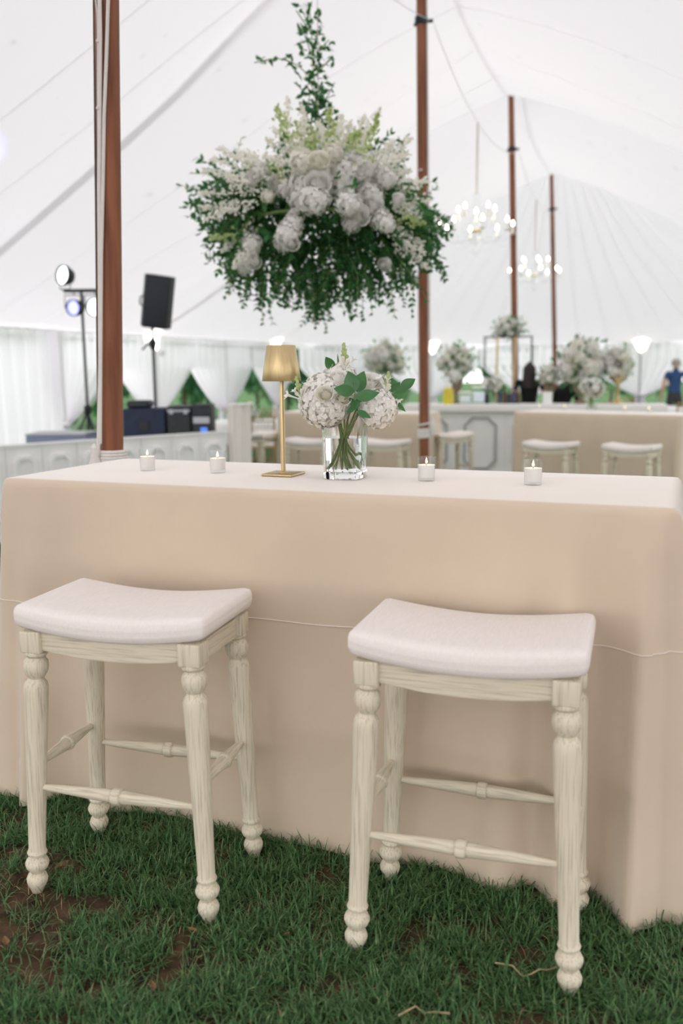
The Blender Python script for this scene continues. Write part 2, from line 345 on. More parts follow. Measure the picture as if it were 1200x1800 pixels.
# ================================================================== STRUCTURE: tent canopy
WH, ZE = 6.8, 2.05
TA = [(0, 6.15), (.3, 6.08), (.63, 5.92), (1.42, 5.48), (1.95, 5.10), (2.86, 4.40), (3.58, 3.93), (5.15, 2.98), (5.7, 2.65), (6.3, 2.33), (6.8, ZE)]
TB = [(0, 5.22), (.4, 5.03), (1, 4.74), (2, 4.22), (3, 3.72), (4, 3.25), (5, 2.80), (6, 2.37), (6.8, ZE)]
def can_z(s, wd):
    a = abs(wd); d = abs(s - round(s)) * UU.length
    k = math.exp(-d / (.5 + .34 * a)); dm = .5 * UU.length; km = math.exp(-dm / (.5 + .34 * a))
    k = (k - km) / (1 - km) * .98 + .0
    return interp(TB, a) + (interp(TA, a) - interp(TB, a)) * max(0, k)
def cap_pt(th, r):                                              # rounded tent end about the last pole
    p = tent(3, 0) + v1 * (r * math.cos(th)) + u1 * (r * math.sin(th))
    z = interp(TA, r) - .10 * math.sin(th * 6.85) ** 2 * 4 * (r / WH) * (1 - r / WH)
    return Vector((p.x, p.y, z))
def can_pt(s, wd): p = tent(s, wd); return Vector((p.x, p.y, can_z(s, wd)))
def fabric(name, c, tcol, fac, flecks=False):
    m, n, b = nodemat(name); out = n.nodes['Material Output']
    d = n.nodes.new('ShaderNodeBsdfDiffuse'); t = n.nodes.new('ShaderNodeBsdfTranslucent'); x = n.nodes.new('ShaderNodeMixShader'); x.inputs[0].default_value = fac
    d.inputs[0].default_value = (*c, 1); t.inputs[0].default_value = (*tcol, 1)
    if flecks:                                                  # dirt specks and grass clippings lying on the cloth
        tcn = n.nodes.new('ShaderNodeTexCoord'); z = n.nodes.new('ShaderNodeTexNoise'); z.inputs['Scale'].default_value = 5.5; z.inputs['Detail'].default_value = 1.0
        r = n.nodes.new('ShaderNodeValToRGB'); r.color_ramp.elements[0].position = .74; r.color_ramp.elements[1].position = .80
        r.color_ramp.elements[0].color = (*tcol, 1); r.color_ramp.elements[1].color = (*[q * .72 for q in tcol], 1)
        n.links.new(tcn.outputs['Object'], z.inputs['Vector']); n.links.new(z.outputs['Fac'], r.inputs[0]); n.links.new(r.outputs[0], t.inputs[0])
    n.links.new(d.outputs[0], x.inputs[1]); n.links.new(t.outputs[0], x.inputs[2]); n.links.new(x.outputs[0], out.inputs[0]); n.nodes.remove(b)
    return m
M['canopy'] = fabric('sailcloth', (0.89, 0.87, 0.89), (0.86, 0.84, 0.875), .30, True)
M['canopy_seam'] = fabric('sailcloth_seam', (0.86, 0.85, 0.86), (0.95, 0.945, 0.95), .80)
M['strap'] = fabric('tent_strap', (0.80, 0.79, 0.80), (0.86, 0.85, 0.86), .62)
M['sheer'] = fabric('sheer_drape', (0.94, 0.915, 0.95), (0.97, 0.945, 0.98), .70)
S0 = -1.6
mb = MB(); ns = 204; wl = [-WH + WH * 2 * i / 68 for i in range(69)]
sl = [S0 + (3 - S0) * i / (ns - 1) for i in range(ns)]
mb.add([can_pt(s, q) for s in sl for q in wl], [(i * 69 + j, i * 69 + j + 1, (i + 1) * 69 + j + 1, (i + 1) * 69 + j) for i in range(ns - 1) for j in range(68)])
mb.grid(lambda a, b: cap_pt(a * PI, .001 + b * (WH - .001)), 97, 35)
ceiling = struct('ceiling', obj('ceiling', mb, M['canopy'], weld=True)); ceiling['label'] = 'white sailcloth tent canopy rising to peaks at the centre poles'
def ribbon(name, pts, side, wd, m, off=.02):
    mb = MB(); vs = []
    for p, sd in zip(pts, side): vs += [p + sd * wd / 2 - Vector((0, 0, off)), p - sd * wd / 2 - Vector((0, 0, off))]
    mb.add(vs, [(2 * i, 2 * i + 1, 2 * i + 3, 2 * i + 2) for i in range(len(pts) - 1)])
    return obj(name, mb, m, ceiling)
ua = Vector((u1.x, u1.y, 0)); va = Vector((v1.x, v1.y, 0))
k0 = int(math.ceil(S0 * 5))
for k in range(k0, 16):
    s = k / 5; main = (k % 5 == 0)
    for sg in (1, -1):
        lo = .32 if main else 0.0
        pts = [can_pt(s, sg * (lo + (WH - lo) * i / 40)) for i in range(41)]
        ribbon('pole_strap' if main else 'canopy_seam', pts, [ua] * 41, .16 if main else .035, M['strap'] if main else M['canopy_seam'], .03 if main else .015)
for j in range(1, 24):
    th = PI * j / 24
    pts = [cap_pt(th, .3 + (WH - .3) * i / 30) for i in range(31)]; sd = (ua * math.cos(th) - va * math.sin(th))
    ribbon('canopy_seam', pts, [sd] * 31, .03, M['canopy_seam'], .015)
n = 120; pts = [can_pt(S0 + (3 - S0) * i / n, 0) for i in range(n + 1)]
ribbon('ridge_seam', pts, [va] * (n + 1), .05, M['canopy_seam'], .02)
for k in range(0, 4):                                          # ring of cloth at each peak
    p = tent(k, 0); mb = MB(); mb.lathe([(.30, 6.035), (.30, 6.05), (.05, 6.11), (.05, 6.09)], 24, Matrix.Translation((p.x, p.y, 0))); obj('peak_crown', mb, M['canopy_seam'], ceiling)
# eave band hanging from the canopy edge
eave = [can_pt(S0 + (3 - S0) * i / 60, WH) for i in range(61)] + [cap_pt(PI * i / 60, WH) for i in range(1, 61)] + [can_pt(3 - (3 - S0) * i / 60, -WH) for i in range(1, 61)]
mb = MB(); vs = []
for p in eave: vs += [p, p - Vector((0, 0, .14))]
mb.add(vs, [(2 * i, 2 * i + 2, 2 * i + 3, 2 * i + 1) for i in range(len(eave) - 1)]); obj('eave_valance', mb, M['canopy_seam'], ceiling)

# ------------------------------------------------------------------ side poles, guy straps, drapes
side = []                                                       # (point, outward, tangent, tag)
for s in [0.5, 1.0, 1.5, 2.0, 2.5, 3.0]: p = tent(s, WH); side.append((p, v1, u1, 'L%.1f' % s))
for d in (26.25, 52.5, 78.75, 105, 131.25):
    th = math.radians(d); o = v1 * math.cos(th) + u1 * math.sin(th); t = u1 * math.cos(th) - v1 * math.sin(th); side.append((tent(3, 0) + o * WH, o, t, 'E%d' % d))
GZ = -.22
WHERE = [None, None, 'behind the lighting stand', 'behind the loudspeaker', 'between the loudspeaker and the brass lamp', 'behind the brass lamp shade', 'far behind the glass vase', 'beyond the rope-tied tent pole', 'behind the dark haired person', 'beyond the tall bar flowers', 'beside the person in blue']
for (p, o, t, nm), wh in zip(side, WHERE):
    if not wh: continue
    zt = ZE - .02
    mb = MB(); mb.lathe([(.028, 0), (.028, zt - GZ)], 12); r = obj('side_pole', mb, M['web'] if nm != 'E105' else M['steel'], loc=(p.x - o.x * .10, p.y - o.y * .10, GZ))
    tag(r, ('slim white tent side pole ' if nm != 'E105' else 'grey metal tent side pole ') + wh, 'tent pole', 'tent side poles')
    mb = MB(); a = Vector((p.x + o.x * .15, p.y + o.y * .15, zt - .02)); e = Vector((p.x + o.x * 2.3, p.y + o.y * 2.3, GZ)); sd = Vector((t.x, t.y, 0)) * .03; up = Vector((0, 0, .006))
    q = [a + sd, a - sd, e - sd, e + sd]; mb.add(q + [x + up for x in q], [(0, 1, 2, 3), (7, 6, 5, 4), (0, 4, 5, 1), (1, 5, 6, 2), (2, 6, 7, 3), (3, 7, 4, 0)])
    tag(obj('guy_strap', mb, M['web'], smooth=False), 'white webbing guy strap slanting down outside, ' + wh, 'strap', 'guy straps outside the tent')
def drape(p, t, o, hl, hr, label, gathered=True, group=None, tie=.55, apex=1.42):
    T = Vector((t.x, t.y, 0)); O = Vector((o.x, o.y, 0)); B = Vector((p.x, p.y, 0)) - O * .04; zt = ZE - .03
    ph = random.uniform(0, 6)
    def wfac(z):
        if not gathered or z >= apex: return 1.0
        if z <= tie: return .09 + .05 * min(1, (tie - z) / .5)
        k = (z - tie) / (apex - tie); return .09 + .91 * k ** .75
    def fn(a, b):
        z = zt + (GZ + .02 - zt) * b; f = wfac(z); q = (-hl + (hl + hr) * a); amp = .035 + .02 * b
        fold = amp * math.sin(a * 2 * PI * (hl + hr) / .26 + ph) + .03 * math.sin(a * 9 + ph + 2 * b)
        return B + T * (q * f) + O * (fold - .0) + Vector((0, 0, z))
    root = thing('sheer_drape', label, 'curtain', (0, 0, 0), 0, group)
    mb = MB(); mb.grid(fn, 110, 44); obj('curtain_fabric', mb, M['sheer'], root)
    if gathered:
        mb = MB(); mb.lathe([(.10, tie - .03), (.125, tie), (.10, tie + .03)], 16, Matrix.Translation((B.x, B.y, 0)) @ Matrix.Diagonal((1, 1, 1, 1))); obj('tie_band', mb, M['web'], root)
    mb = MB(); mb.tube([B - T * hl + Vector((0, 0, zt + .01)), B + T * hr + Vector((0, 0, zt + .01))], .012, 8); obj('curtain_rod', mb, M['web'], root)
    root2 = root
bay = UU.length * .25
p0, o0, t0, _ = side[1]
drape(tent(1.10, WH) - v1 * .12, u1, v1, 2.2, 2.15, 'straight white sheer drape hanging ungathered to the ground beside the dance stage', False)
drape(side[2][0], u1, v1, bay * .35, bay, 'white sheer drape gathered behind the lighting stand', True)
drape(side[3][0], u1, v1, bay, bay, 'white sheer drape gathered behind the loudspeaker stand', True)
drape(side[4][0], u1, v1, bay, bay, 'white sheer drape gathered between the loudspeaker and the brass lamp', True)
drape(side[5][0], u1, v1, bay, .80 * bay, 'white sheer drape gathered beyond the gold chairs and brass lamp', True)
hb = WH * math.radians(26.25) / 2
for i in range(6, 11): p, o, t, nm = side[i]; drape(p, t, o, hb * 1.0, hb * 1.0, 'white sheer drape gathered at the rounded tent end ' + WHERE[i], True, 'drapes along the rounded tent end')

# ------------------------------------------------------------------ greenery outside
def leafcloud(n, rx, rz, size, seed):
    r = np.random.default_rng(seed); mats = []
    lobes = [(Vector((r.uniform(-.6, .6) * rx, r.uniform(-.6, .6) * rx, r.uniform(.25, .95) * rz)), r.uniform(.35, .6)) for _ in range(11)]
    for _ in range(n):
        c, k = lobes[r.integers(len(lobes))]; d = Vector(r.normal(size=3)).normalized(); p = c + Vector((d.x * rx, d.y * rx, d.z * rz * .55)) * k * r.uniform(.75, 1.0)
        if p.z < .05: p.z = .05 + r.random() * .3
        mats.append(frame(p, Vector(r.normal(size=3)), d, size * r.uniform(.6, 1.3)))
    return scatter([(-.3, 0, 0), (.3, 0, 0), (.38, .5, .08), (0, 1, 0), (-.38, .5, .08)], [(0, 1, 2, 3, 4)], mats)
gm1 = thin('outdoor_foliage_deep', (0.075, 0.21, 0.10), (0.14, 0.40, 0.16), .35, var=.5, scale=1.5)
gm2 = thin('outdoor_foliage_light', (0.16, 0.32, 0.15), (0.28, 0.50, 0.22), .35, var=.4, scale=1.5)
M['bark'] = mat('tree_bark', (.16, .11, .08), .9, var=.4, scale=20)
protos = []
for k, (m, seed) in enumerate(((gm1, 3), (gm2, 8))):
    r = thing('broadleaf_shrub', ('deep green leafy shrub growing outside behind the drapes', 'light green leafy shrub growing outside behind the drapes')[k], 'shrub', (0, 0, 0), 0, ('deep green shrubs outside the tent', 'light green shrubs outside the tent')[k])
    V, F = leafcloud(3200, 1.5, 2.9, .20, seed); npobj('foliage', V, F, m, r)
    mb = MB(); mb.tube([(0, 0, -.05), (.05, 0, 1), (-.05, .05, 2)], [.09, .07, .03], 8); obj('trunk', mb, M['bark'], r); protos.append(r)
spots = []                                                     # a loose hedge seen through the gaps between the drapes
for i, (px, Y) in enumerate([(95, 20.5), (150, 26), (205, 23), (262, 28.5), (322, 24), (362, 28.5), (410, 26.5), (452, 31), (505, 29), (560, 33), (625, 35), (690, 33.5), (880, 36), (980, 38), (1075, 35), (1128, 32), (1180, 34.5), (1225, 28)]): q = at(px, 650, Y); spots.append(Vector((q.x, q.y)))
for i, p in enumerate(spots):
    k = i % 2; o = protos[k] if i < 2 else copy_tree(protos[k]); o.location = (p.x, p.y, GZ); o.rotation_euler = (0, 0, i * 1.3); k2 = 1.0 + .2 * ((i * 37) % 10) / 10; o.scale = (k2 * .62, k2 * .62, k2 * 1.15)

# ------------------------------------------------------------------ centre poles
pole_px = [((188, 0), (197, 790)), ((740, 0), (745, 760)), ((897, 103), (905, 640)), ((968, 257), (975, 640))]
labs = ['stout brown wooden tent pole wrapped with white ropes behind the near table', 'brown wooden tent pole with white rope tie in front of the bar', 'brown wooden tent pole rising from the middle of the bar', 'slim far brown tent pole behind the hanging crystal lights']
POLE = []
for i in range(4):
    Y = tent(i, 0).y; a, b = pole_px[i]; A, B = at(*a, Y), at(*b, Y); d = (A - B) / (A.z - B.z)
    gz = ground(Y); base = B + d * (gz - B.z); top = B + d * (6.10 - B.z); R = (.048, .050, .049, .047)[i]
    root = thing('tent_pole', labs[i], 'tent pole', base, 0); ln = (top - base); H = ln.length
    X = align((0, 0, 0), ln); POLE.append((base, ln, X, H))
    mb = MB(); mb.lathe([(R, 0), (R * 1.02, H * .3), (R, H * .7), (R * .88, H)], 24, X); obj('pole_shaft', mb, M['pole'], root)
    if i:
        ch = at(*((0, 0), (741, 37), (898, 262), (969, 367))[i], Y).z - gz
        mb = MB(); mb.lathe([(R, ch - .035), (R + .014, ch - .03), (R + .014, ch + .03), (R, ch + .035)], 20, X)
        for a in (0, 2.1, 4.2): mb.box((R + .035, 0, ch), (.06, .02, .03), X @ Matrix.Rotation(a, 4, 'Z'))
        obj('clamp_collar', mb, M['black'], root)
p, ln, X, H = POLE[0]; root = bpy.data.objects['tent_pole']; z0 = at(196, 790, p.y).z
def helix(zs, r, turns, rad, nm='rope_wrap', par=root, X=X):
    mb = MB(); n = int(turns * 20); mb.tube([X @ Vector((r * math.cos(2 * PI * i / 20), r * math.sin(2 * PI * i / 20), zs[0] + (zs[1] - zs[0]) * i / n)) for i in range(n + 1)], rad, 7); return obj(nm, mb, M['rope'], par)
zb = z0 - p.z
helix((zb - .16, zb - .005), .060, 12, .009)
def wire(p_px, rad, Y, name, m, par, base):
    mb = MB(); mb.tube([at(x, y, Y) - base for x, y in p_px], rad, 8); return obj(name, mb, m, par)
yr = p.y - .062
wire([(237, -900), (206, -120), (190, 0), (187, 100), (183, 200), (181, 320), (178, 450), (177, 600), (176, 780)], .0075, yr, 'hoist_rope', M['rope'], root, p)
wire([(168, -900), (175, 0), (176, 60), (175, 200), (174, 330), (175, 480), (176, 640), (173, 782), (172, 800)], .0085, yr, 'hoist_rope', M['rope'], root, p)
wire([(150, -500), (166, -20), (171, 22), (172, 60), (172, 140), (173, 300)], .004, yr + .02, 'thin_cord', M['rope'], root, p)
wire([(168, -300), (168, 0), (170, 200), (172, 400), (174, 620), (176, 795)], .012, p.y + .035, 'dark_left_strip', mat('dark_brown_strip', (.10, .06, .04), .6, var=.3, scale=20), root, p).name = 'dark_side_strip'  # dark brown strip running down the left edge of the pole
for q in ((172, 72), (172, 190)):
    mb = MB(); c = at(*q, yr - .004) - p; mb.lathe([(0, -.01), (.008, -.004), (.008, .004), (0, .01)], 12, Matrix.Translation(c)); obj('rope_knot', mb, M['rope'], root)
mb = MB(); c = at(166, 792, yr) - p                                  # bundled cloth end of the rope
mb.lathe([(.004, .03), (.016, .012), (.014, -.01), (.03, -.06), (.036, -.14), (.01, -.16)], 14, Matrix.Translation(c)); obj('rope_bundle', mb, M['rope'], root)
p1_, ln1, X1, H1 = POLE[1]; r1o = [o for o in bpy.data.objects if o.name == 'tent_pole.001'][0]
zw = at(745, 762, p1_.y).z - p1_.z
helix((zw - .05, zw + .05), .060, 5, .012, 'rope_wrap', r1o, X1); helix((zw + .05, zw + .13), .062, 1.2, .010, 'rope_wrap', r1o, X1)
mb = MB(); mb.lathe([(.01, .11), (.03, .06), (.035, 0), (.02, -.08)], 12, X1 @ Matrix.Translation((.085, -.03, zw + .06))); obj('rope_knot', mb, M['rope'], r1o)
mb = MB(); mb.tube([X1 @ Vector((.062, -.02, zw + .1)), X1 @ Vector((.06, -.02, 3)), X1 @ Vector((.052, -.02, H1 * .9))], .009, 6); obj('hoist_rope', mb, M['rope'], r1o)
for y in (299, 352, 423, 475):
    mb = MB(); c = at(739, y, p1_.y - .055) - p1_; mb.lathe([(0, -.014), (.012, -.008), (.016, 0), (.012, .008), (0, .014)], 12, Matrix.Translation(c)); obj('hook_stud', mb, M['web'], r1o)

# ================================================================== draped tables
def cloth_surface(L, W, H, folds, seed=0, gz0=.012):
    rc = .03; hx, hy = L / 2 - rc, W / 2 - rc
    segs = [('l', (-hx, -hy - rc), (hx, -hy - rc), (0, -1)), ('c', (hx, -hy), -PI / 2), ('l', (hx + rc, -hy), (hx + rc, hy), (1, 0)), ('c', (hx, hy), 0),
            ('l', (hx, hy + rc), (-hx, hy + rc), (0, 1)), ('c', (-hx, hy), PI / 2), ('l', (-hx - rc, hy), (-hx - rc, -hy), (-1, 0)), ('c', (-hx, -hy), PI)]
    lens = [2 * hx, rc * PI / 2, 2 * hy, rc * PI / 2] * 2; P = sum(lens)
    def per(d):
        d %= P
        for sgm, l in zip(segs, lens):
            if d <= l + 1e-9:
                k = d / l
                if sgm[0] == 'l': return (sgm[1][0] + (sgm[2][0] - sgm[1][0]) * k, sgm[1][1] + (sgm[2][1] - sgm[1][1]) * k, *sgm[3])
                a = sgm[2] + k * PI / 2; return (sgm[1][0] + rc * math.cos(a), sgm[1][1] + rc * math.sin(a), math.cos(a), math.sin(a))
            d -= l
        return per(0)
    def surf(d, v):                                          # d along the rim (front left corner = 0), v = 0 rim .. 1 hem
        x, y, nx, ny = per(d); o = .004 + .006 * min(1, v * 10)
        for d0, wd, amp, pw in folds:
            q = ((d - d0 + P / 2) % P - P / 2) / wd; o += amp * math.exp(-q * q) * v ** pw
        o += .008 * v * noise.noise((x * 2.2 + seed, y * 2.2, v * 1.2)) + .0025 * noise.noise((x * 9 + seed, y * 9, v * 5))
        hem = gz0 + .012 * noise.noise((d * 3 + seed, 1.7, 0)) * (v > .7)
        return Vector((x + nx * o, y + ny * o, H - (H - hem) * v))
    return surf, P, per
def cloth_mesh(L, W, H, folds, seed=0, nd=420, nv=56):
    surf, P, per = cloth_surface(L, W, H, folds, seed); mb = MB(); rows = []
    vv = [-2, -1, 0] + [(j / nv) for j in range(1, nv + 1)]
    def pt(i, k):
        d = P * i / nd
        if k == -2: x, y, nx, ny = per(d); return Vector((x - nx * .03, y - ny * .03, H + .004))
        if k == -1: x, y, nx, ny = per(d); return Vector((x - nx * .006, y - ny * .006, H + .0025))
        if k == 0: x, y, nx, ny = per(d); return Vector((x + nx * .002, y + ny * .002, H - .006))
        return surf(d, k)
    m = len(vv)
    vs = [pt(i, k) for i in range(nd) for k in vv]; fs = []
    for i in range(nd):
        j = (i + 1) % nd; fs += [(i * m + t, i * m + t + 1, j * m + t + 1, j * m + t) for t in range(m - 1)]
    fs.append(tuple(i * m for i in range(nd)))
    mb.add(vs, fs); return mb, surf, P
def folding_table(loc, rz, L, W, H, label, group=None):
    r = thing('folding_table', label, 'table', loc, rz, group)
    mb = MB(); mb.box((0, 0, H - .022), (L - .03, W - .03, .03)); obj('table_top', mb, M['panel_grey'], r, smooth=False)
    for sx in (-1, 1):
        for sy in (-1, 1): mb = MB(); mb.tube([(sx * (L / 2 - .2), sy * (W / 2 - .12), .0), (sx * (L / 2 - .2), sy * (W / 2 - .12), H - .04)], .016, 8); obj('leg', mb, M['steel'], r)
    return r
near_folds = [(.075, .05, .115, 1.3), (.19, .05, -.03, 1.0), (.34, .07, .03, 1.5), (.60, .10, -.015, 1.5), (1.22, .08, .020, 2.0), (1.42, .07, -.02, 1.6), (1.60, .05, .03, 1.5), (1.69, .035, -.035, .9), (1.775, .035, .055, .9), (1.86, .03, -.03, .8), (1.955, .035, .10, .9), (2.012, .012, -.05, .6), (2.06, .05, .19, .9), (2.22, .07, .15, .9), (2.40, .06, .08, 1.0), (2.68, .08, .10, 1.2), (3.7, .1, .04, 1.3), (4.72, .08, .1, 1.2), (4.95, .07, .05, 1.2), (5.15, .05, -.03, 1), (5.36, .06, .12, 1.2)]
tl = (TABLE_C.x, TABLE_C.y, 0)
folding_table(tl, TABLE_A, TL, TW, TH - .006, 'high folding table hidden under the near beige velvet cloth')
mb, surf, PER = cloth_mesh(TL, TW, TH, near_folds, 0)
cl = obj('tablecloth', mb, M['cloth'], ang=80); cl.location = tl; cl.rotation_euler = (0, 0, TABLE_A)
tag(cl, 'beige velvet tablecloth draped to the grass on the high table behind the two near stools', 'tablecloth')
def seam_line(d0, d1, z0, z1, par, n=160, H=TH, sf=None, r=.0016):
    sf = sf or surf; mb = MB(); pts = []
    for i in range(n + 1):
        k = i / n; d = d0 + (d1 - d0) * k; z = z0 + (z1 - z0) * k + .003 * math.sin(k * 30); p = sf(d, 1 - z / H); q = sf(d + .01, 1 - z / H) - sf(d - .01, 1 - z / H); nn = Vector((q.y, -q.x, 0)).normalized(); pts.append(p + nn * .0012)
    mb.tube(pts, r, 6); return obj('stitched_seam', mb, M['seam'], par)
seam_line(-.10, 1.98, .668, .715, cl); seam_line(1.98, 2.6, .715, .70, cl)

# ================================================================== bar stools
SEAT_W, SEAT_D = .545, .345
def saddle(x): return .030 * (2 * abs(x) / SEAT_W) ** 2 - .010
def turned_leg(p_top, p_bot, block=True):
    X = align(p_bot, p_top); k = ((Vector(p_top) - Vector(p_bot)).length) / .735
    prof = [(.004, 0), (.014, .004), (.019, .016), (.027, .034), (.0285, .044), (.024, .056), (.0175, .061), (.0185, .066), (.028, .076), (.0315, .086), (.0315, .091), (.027, .101), (.0195, .107), (.0185, .110), (.0245, .114), (.0265, .121), (.0235, .128), (.0225, .131),
            (.0235, .20), (.0265, .35), (.030, .50), (.0315, .575), (.0315, .592), (.028, .602), (.0225, .608), (.0205, .614), (.0235, .619), (.030, .630), (.0325, .645), (.031, .659), (.025, .668), (.0215, .671), (.0255, .674), (.0295, .679), (.0295, .685), (.026, .688)]
    mb = MB(); mb.lathe([(r, z * k) for r, z in prof], 28, X)
    return mb
def bar_stool(label, loc, rz, group):
    r = thing('bar_stool', label, 'stool', loc, rz, group)
    fx, fy, bx, by = .256, .161, .226, .138
    for sx in (-1, 1):
        for sy in (-1, 1):
            sl = .03 / .686; top = Vector((sx * (bx - sl * .049), sy * (by - .0015), .735)); bot = Vector((sx * fx, sy * fy, 0))
            mb = turned_leg(top, bot)
            h = .735 + saddle(sx * bx) - .686
            mb.rbox((top.x + sx * .002, top.y, .686 + h / 2), (.060, .060, h), .005, 2)
            obj('leg', mb, M['wood_v'], r)
    for sy in (-1, 1):
        mb = MB(); fn = lambda q: (q.x, q.y, q.z + saddle(q.x) - .0)
        mb.rbox((0, sy * (by + .004), .715), (2 * bx - .05, .024, .054), .003, 14, fn); obj('apron_rail', mb, M['wood_h'], r, weld=True)
    for sx in (-1, 1):
        mb = MB(); mb.rbox((sx * (bx + .004), 0, .712), (.024, 2 * by - .05, .056), .003, 4); o = obj('apron_rail', mb, M['wood_y'], r, weld=True)
    def stretcher(a, b):
        a, b = Vector(a), Vector(b); X = align(a, b); L = (b - a).length; mb = MB()
        pr = [(.0085, 0), (.0105, L * .1), (.015, L * .3), (.0175, L * .44), (.0178, L * .462), (.016, L * .468), (.0215, L * .476), (.0225, L * .49), (.0225, L * .51), (.0215, L * .524), (.016, L * .532), (.0178, L * .538), (.0175, L * .56), (.015, L * .7), (.0105, L * .9), (.0085, L)]
        mb.lathe(pr, 18, X); return mb
    def lp(sx, sy, z): k = 1 - z / .686; return (sx * (bx + (fx - bx) * k - .022 * 0), sy * (by + (fy - by) * k), z)
    for sy in (-1, 1):
        a, b = lp(-1, sy, .31), lp(1, sy, .31); obj('stretcher', stretcher((a[0] + .018, a[1], a[2]), (b[0] - .018, b[1], b[2])), M['wood_h'], r)
    for sx in (-1, 1):
        a, b = lp(sx, -1, .37), lp(sx, 1, .37); obj('stretcher', stretcher((a[0], a[1] + .018, a[2]), (b[0], b[1] - .018, b[2])), M['wood_y'], r)
    def cush(q):
        e = max(0, 1 - (2 * q.y / SEAT_D) ** 2) ** .5; tp = max(0, (q.z - .735) / .055)
        return (q.x, q.y, q.z + saddle(q.x) + tp * .010 * e * max(0, 1 - (2 * q.x / SEAT_W) ** 4))
    mb = MB(); mb.rbox((0, 0, .768), (SEAT_W, SEAT_D, .060), .022, 16, cush)
    c = obj('seat_cushion', mb, M['linen'], r, weld=True, ang=75)
    return r
st1 = bar_stool('cream padded bar stool pulled up to the near table below the brass lamp', (-.5547, 2.327, 0), math.radians(-15.75), 'whitewashed bar stools')
def stool(label, x, y, rz): o = copy_tree(st1); o.location = (x, y, ground(y)); o.rotation_euler = (0, 0, rz); o['label'] = label; return o
stool('cream padded bar stool pulled up to the near table below the right-hand candles', .3178, 2.0546, math.radians(-18.28))['label'] = 'cream padded bar stool standing on thick grass with a dry runner at its foot'

# ================================================================== votive candles
def votive(label, loc, group='votive candles on the near table'):
    r = thing('votive_candle', label, 'candle', loc, random.uniform(0, 6), group)
    ro, rt, h, t = .0255, .0292, .073, .0022
    mb = MB(); mb.lathe([(0, .0), (ro - .002, 0), (ro, .002), (rt, h), (rt - t, h + .0005), (ro - t + .0006, .0095), (0, .0088)], 40); obj('glass_cup', mb, M['thin_glass'], r, ang=50)
    mb = MB(); wz = .049; mb.lathe([(0, .0100), (ro - t - .0004, .0105), (ro + (rt - ro) * .66 - t - .0004, wz), (ro + (rt - ro) * .66 - t - .003, wz - .001), (0, wz - .002)], 32); obj('candle_wax', mb, M['wax'], r, ang=50)
    mb = MB(); mb.tube([(0, 0, wz - .003), (.0006, 0, wz + .005)], .0008, 6); obj('wick', mb, M['black'], r)
    mb = MB(); mb.lathe([(0, wz + .004), (.0030, wz + .007), (.0036, wz + .010), (.0020, wz + .016), (0, wz + .023)], 12); obj('flame', mb, M['flame'], r)
    ld = bpy.data.lights.new('candle_light', 'POINT'); ld.energy = .05; ld.color = (1, .7, .4); ld.shadow_soft_size = .004; lo = bpy.data.objects.new('candle_light', ld); COL.objects.link(lo); lo.parent = r; lo.location = (0, 0, wz + .03)
    return r
TZ = TH + .0045
vl = ['lit glass votive candle on the cloth beside the brown tent pole', 'lit glass votive candle between the tent pole and the brass lamp', 'lit glass votive candle just beside the flower vase', 'lit glass votive candle standing alone at the end of the near table']
vot = []
for (x, y), lb in zip(((260, 829), (383, 833), (749, 847), (936, 854)), vl): p = on_z(x, y - 2, TZ); vot.append(votive(lb, (p.x, p.y, TZ)))

# ================================================================== brass lamp
p = on_z(498, 835, TZ)
lamp = thing('table_lamp', 'slim brushed brass table lamp with tapered metal shade', 'lamp', (p.x, p.y, TZ), TABLE_A)
mb = MB(); mb.rbox((0, 0, .004), (.108, .108, .008), .003, 2); obj('lamp_base', mb, M['brass'], lamp, weld=True)
mb = MB(); mb.lathe([(.015, .008), (.015, .010), (.010, .013), (.0078, .016), (.0075, .36)], 24); obj('lamp_pole', mb, M['brass'], lamp)
mb = MB(); mb.lathe([(.0615, .302), (.0625, .304), (.0465, .412), (.045, .414), (0, .414)], 48); mb.lathe([(.0605, .302), (.0448, .4115), (0, .412)], 48); sh = obj('lamp_shade', mb, M['brass'], lamp, ang=60)
mb = MB(); mb.lathe([(0, .336), (.020, .336), (.022, .345), (.022, .372), (0, .374)], 20); obj('lamp_bulb', mb, mat('warm_lamp_bulb', (1, .9, .7), .4, emit=(1, .8, .5), es=5), lamp)

# ================================================================== vase and flowers on the near table
vp = on_z(607, 840, TZ); VZ = TZ; VROT = TABLE_A + math.radians(4)
vase = thing('glass_vase', 'square clear fluted glass vase half filled with water, holding white flowers', 'vase', (vp.x, vp.y, VZ), VROT)
def sq_ring(hs, z, n=72, flute=0.0, e=5.0):
    out = []
    for i in range(n):
        a = 2 * PI * i / n; c, s = math.cos(a), math.sin(a); r = (abs(c) ** e + abs(s) ** e) ** (-1 / e) * hs
        r *= 1 + flute * math.cos(a * 24); out.append((r * c, r * s, z))
    return out
def loft(rings, closed_ends=True):
    n = len(rings[0]); mb = MB(); vs = [p for r in rings for p in r]; fs = []
    for k in range(len(rings) - 1): fs += [(k * n + i, k * n + (i + 1) % n, (k + 1) * n + (i + 1) % n, (k + 1) * n + i) for i in range(n)]
    if closed_ends: fs += [tuple(range(n))[::-1], tuple((len(rings) - 1) * n + i for i in range(n))]
    return mb.add(vs, fs)
HV, hb_, ht_ = .212, .060, .0655
def vh(z): return hb_ + (ht_ - hb_) * z / HV
rings = [sq_ring(hb_ - .004, 0, flute=.0), sq_ring(hb_, .004)] + [sq_ring(vh(z), z, flute=.004 if z < .17 else 0) for z in (.02, .06, .12, .17, .19, HV)] + [sq_ring(ht_ - .0042, HV + .001)] + [sq_ring(vh(z) - .0052, z) for z in (.19, .12, .06, .03, .024)]
obj('vase_glass', loft(rings), M['glass'], vase, ang=50)
WZ = .128
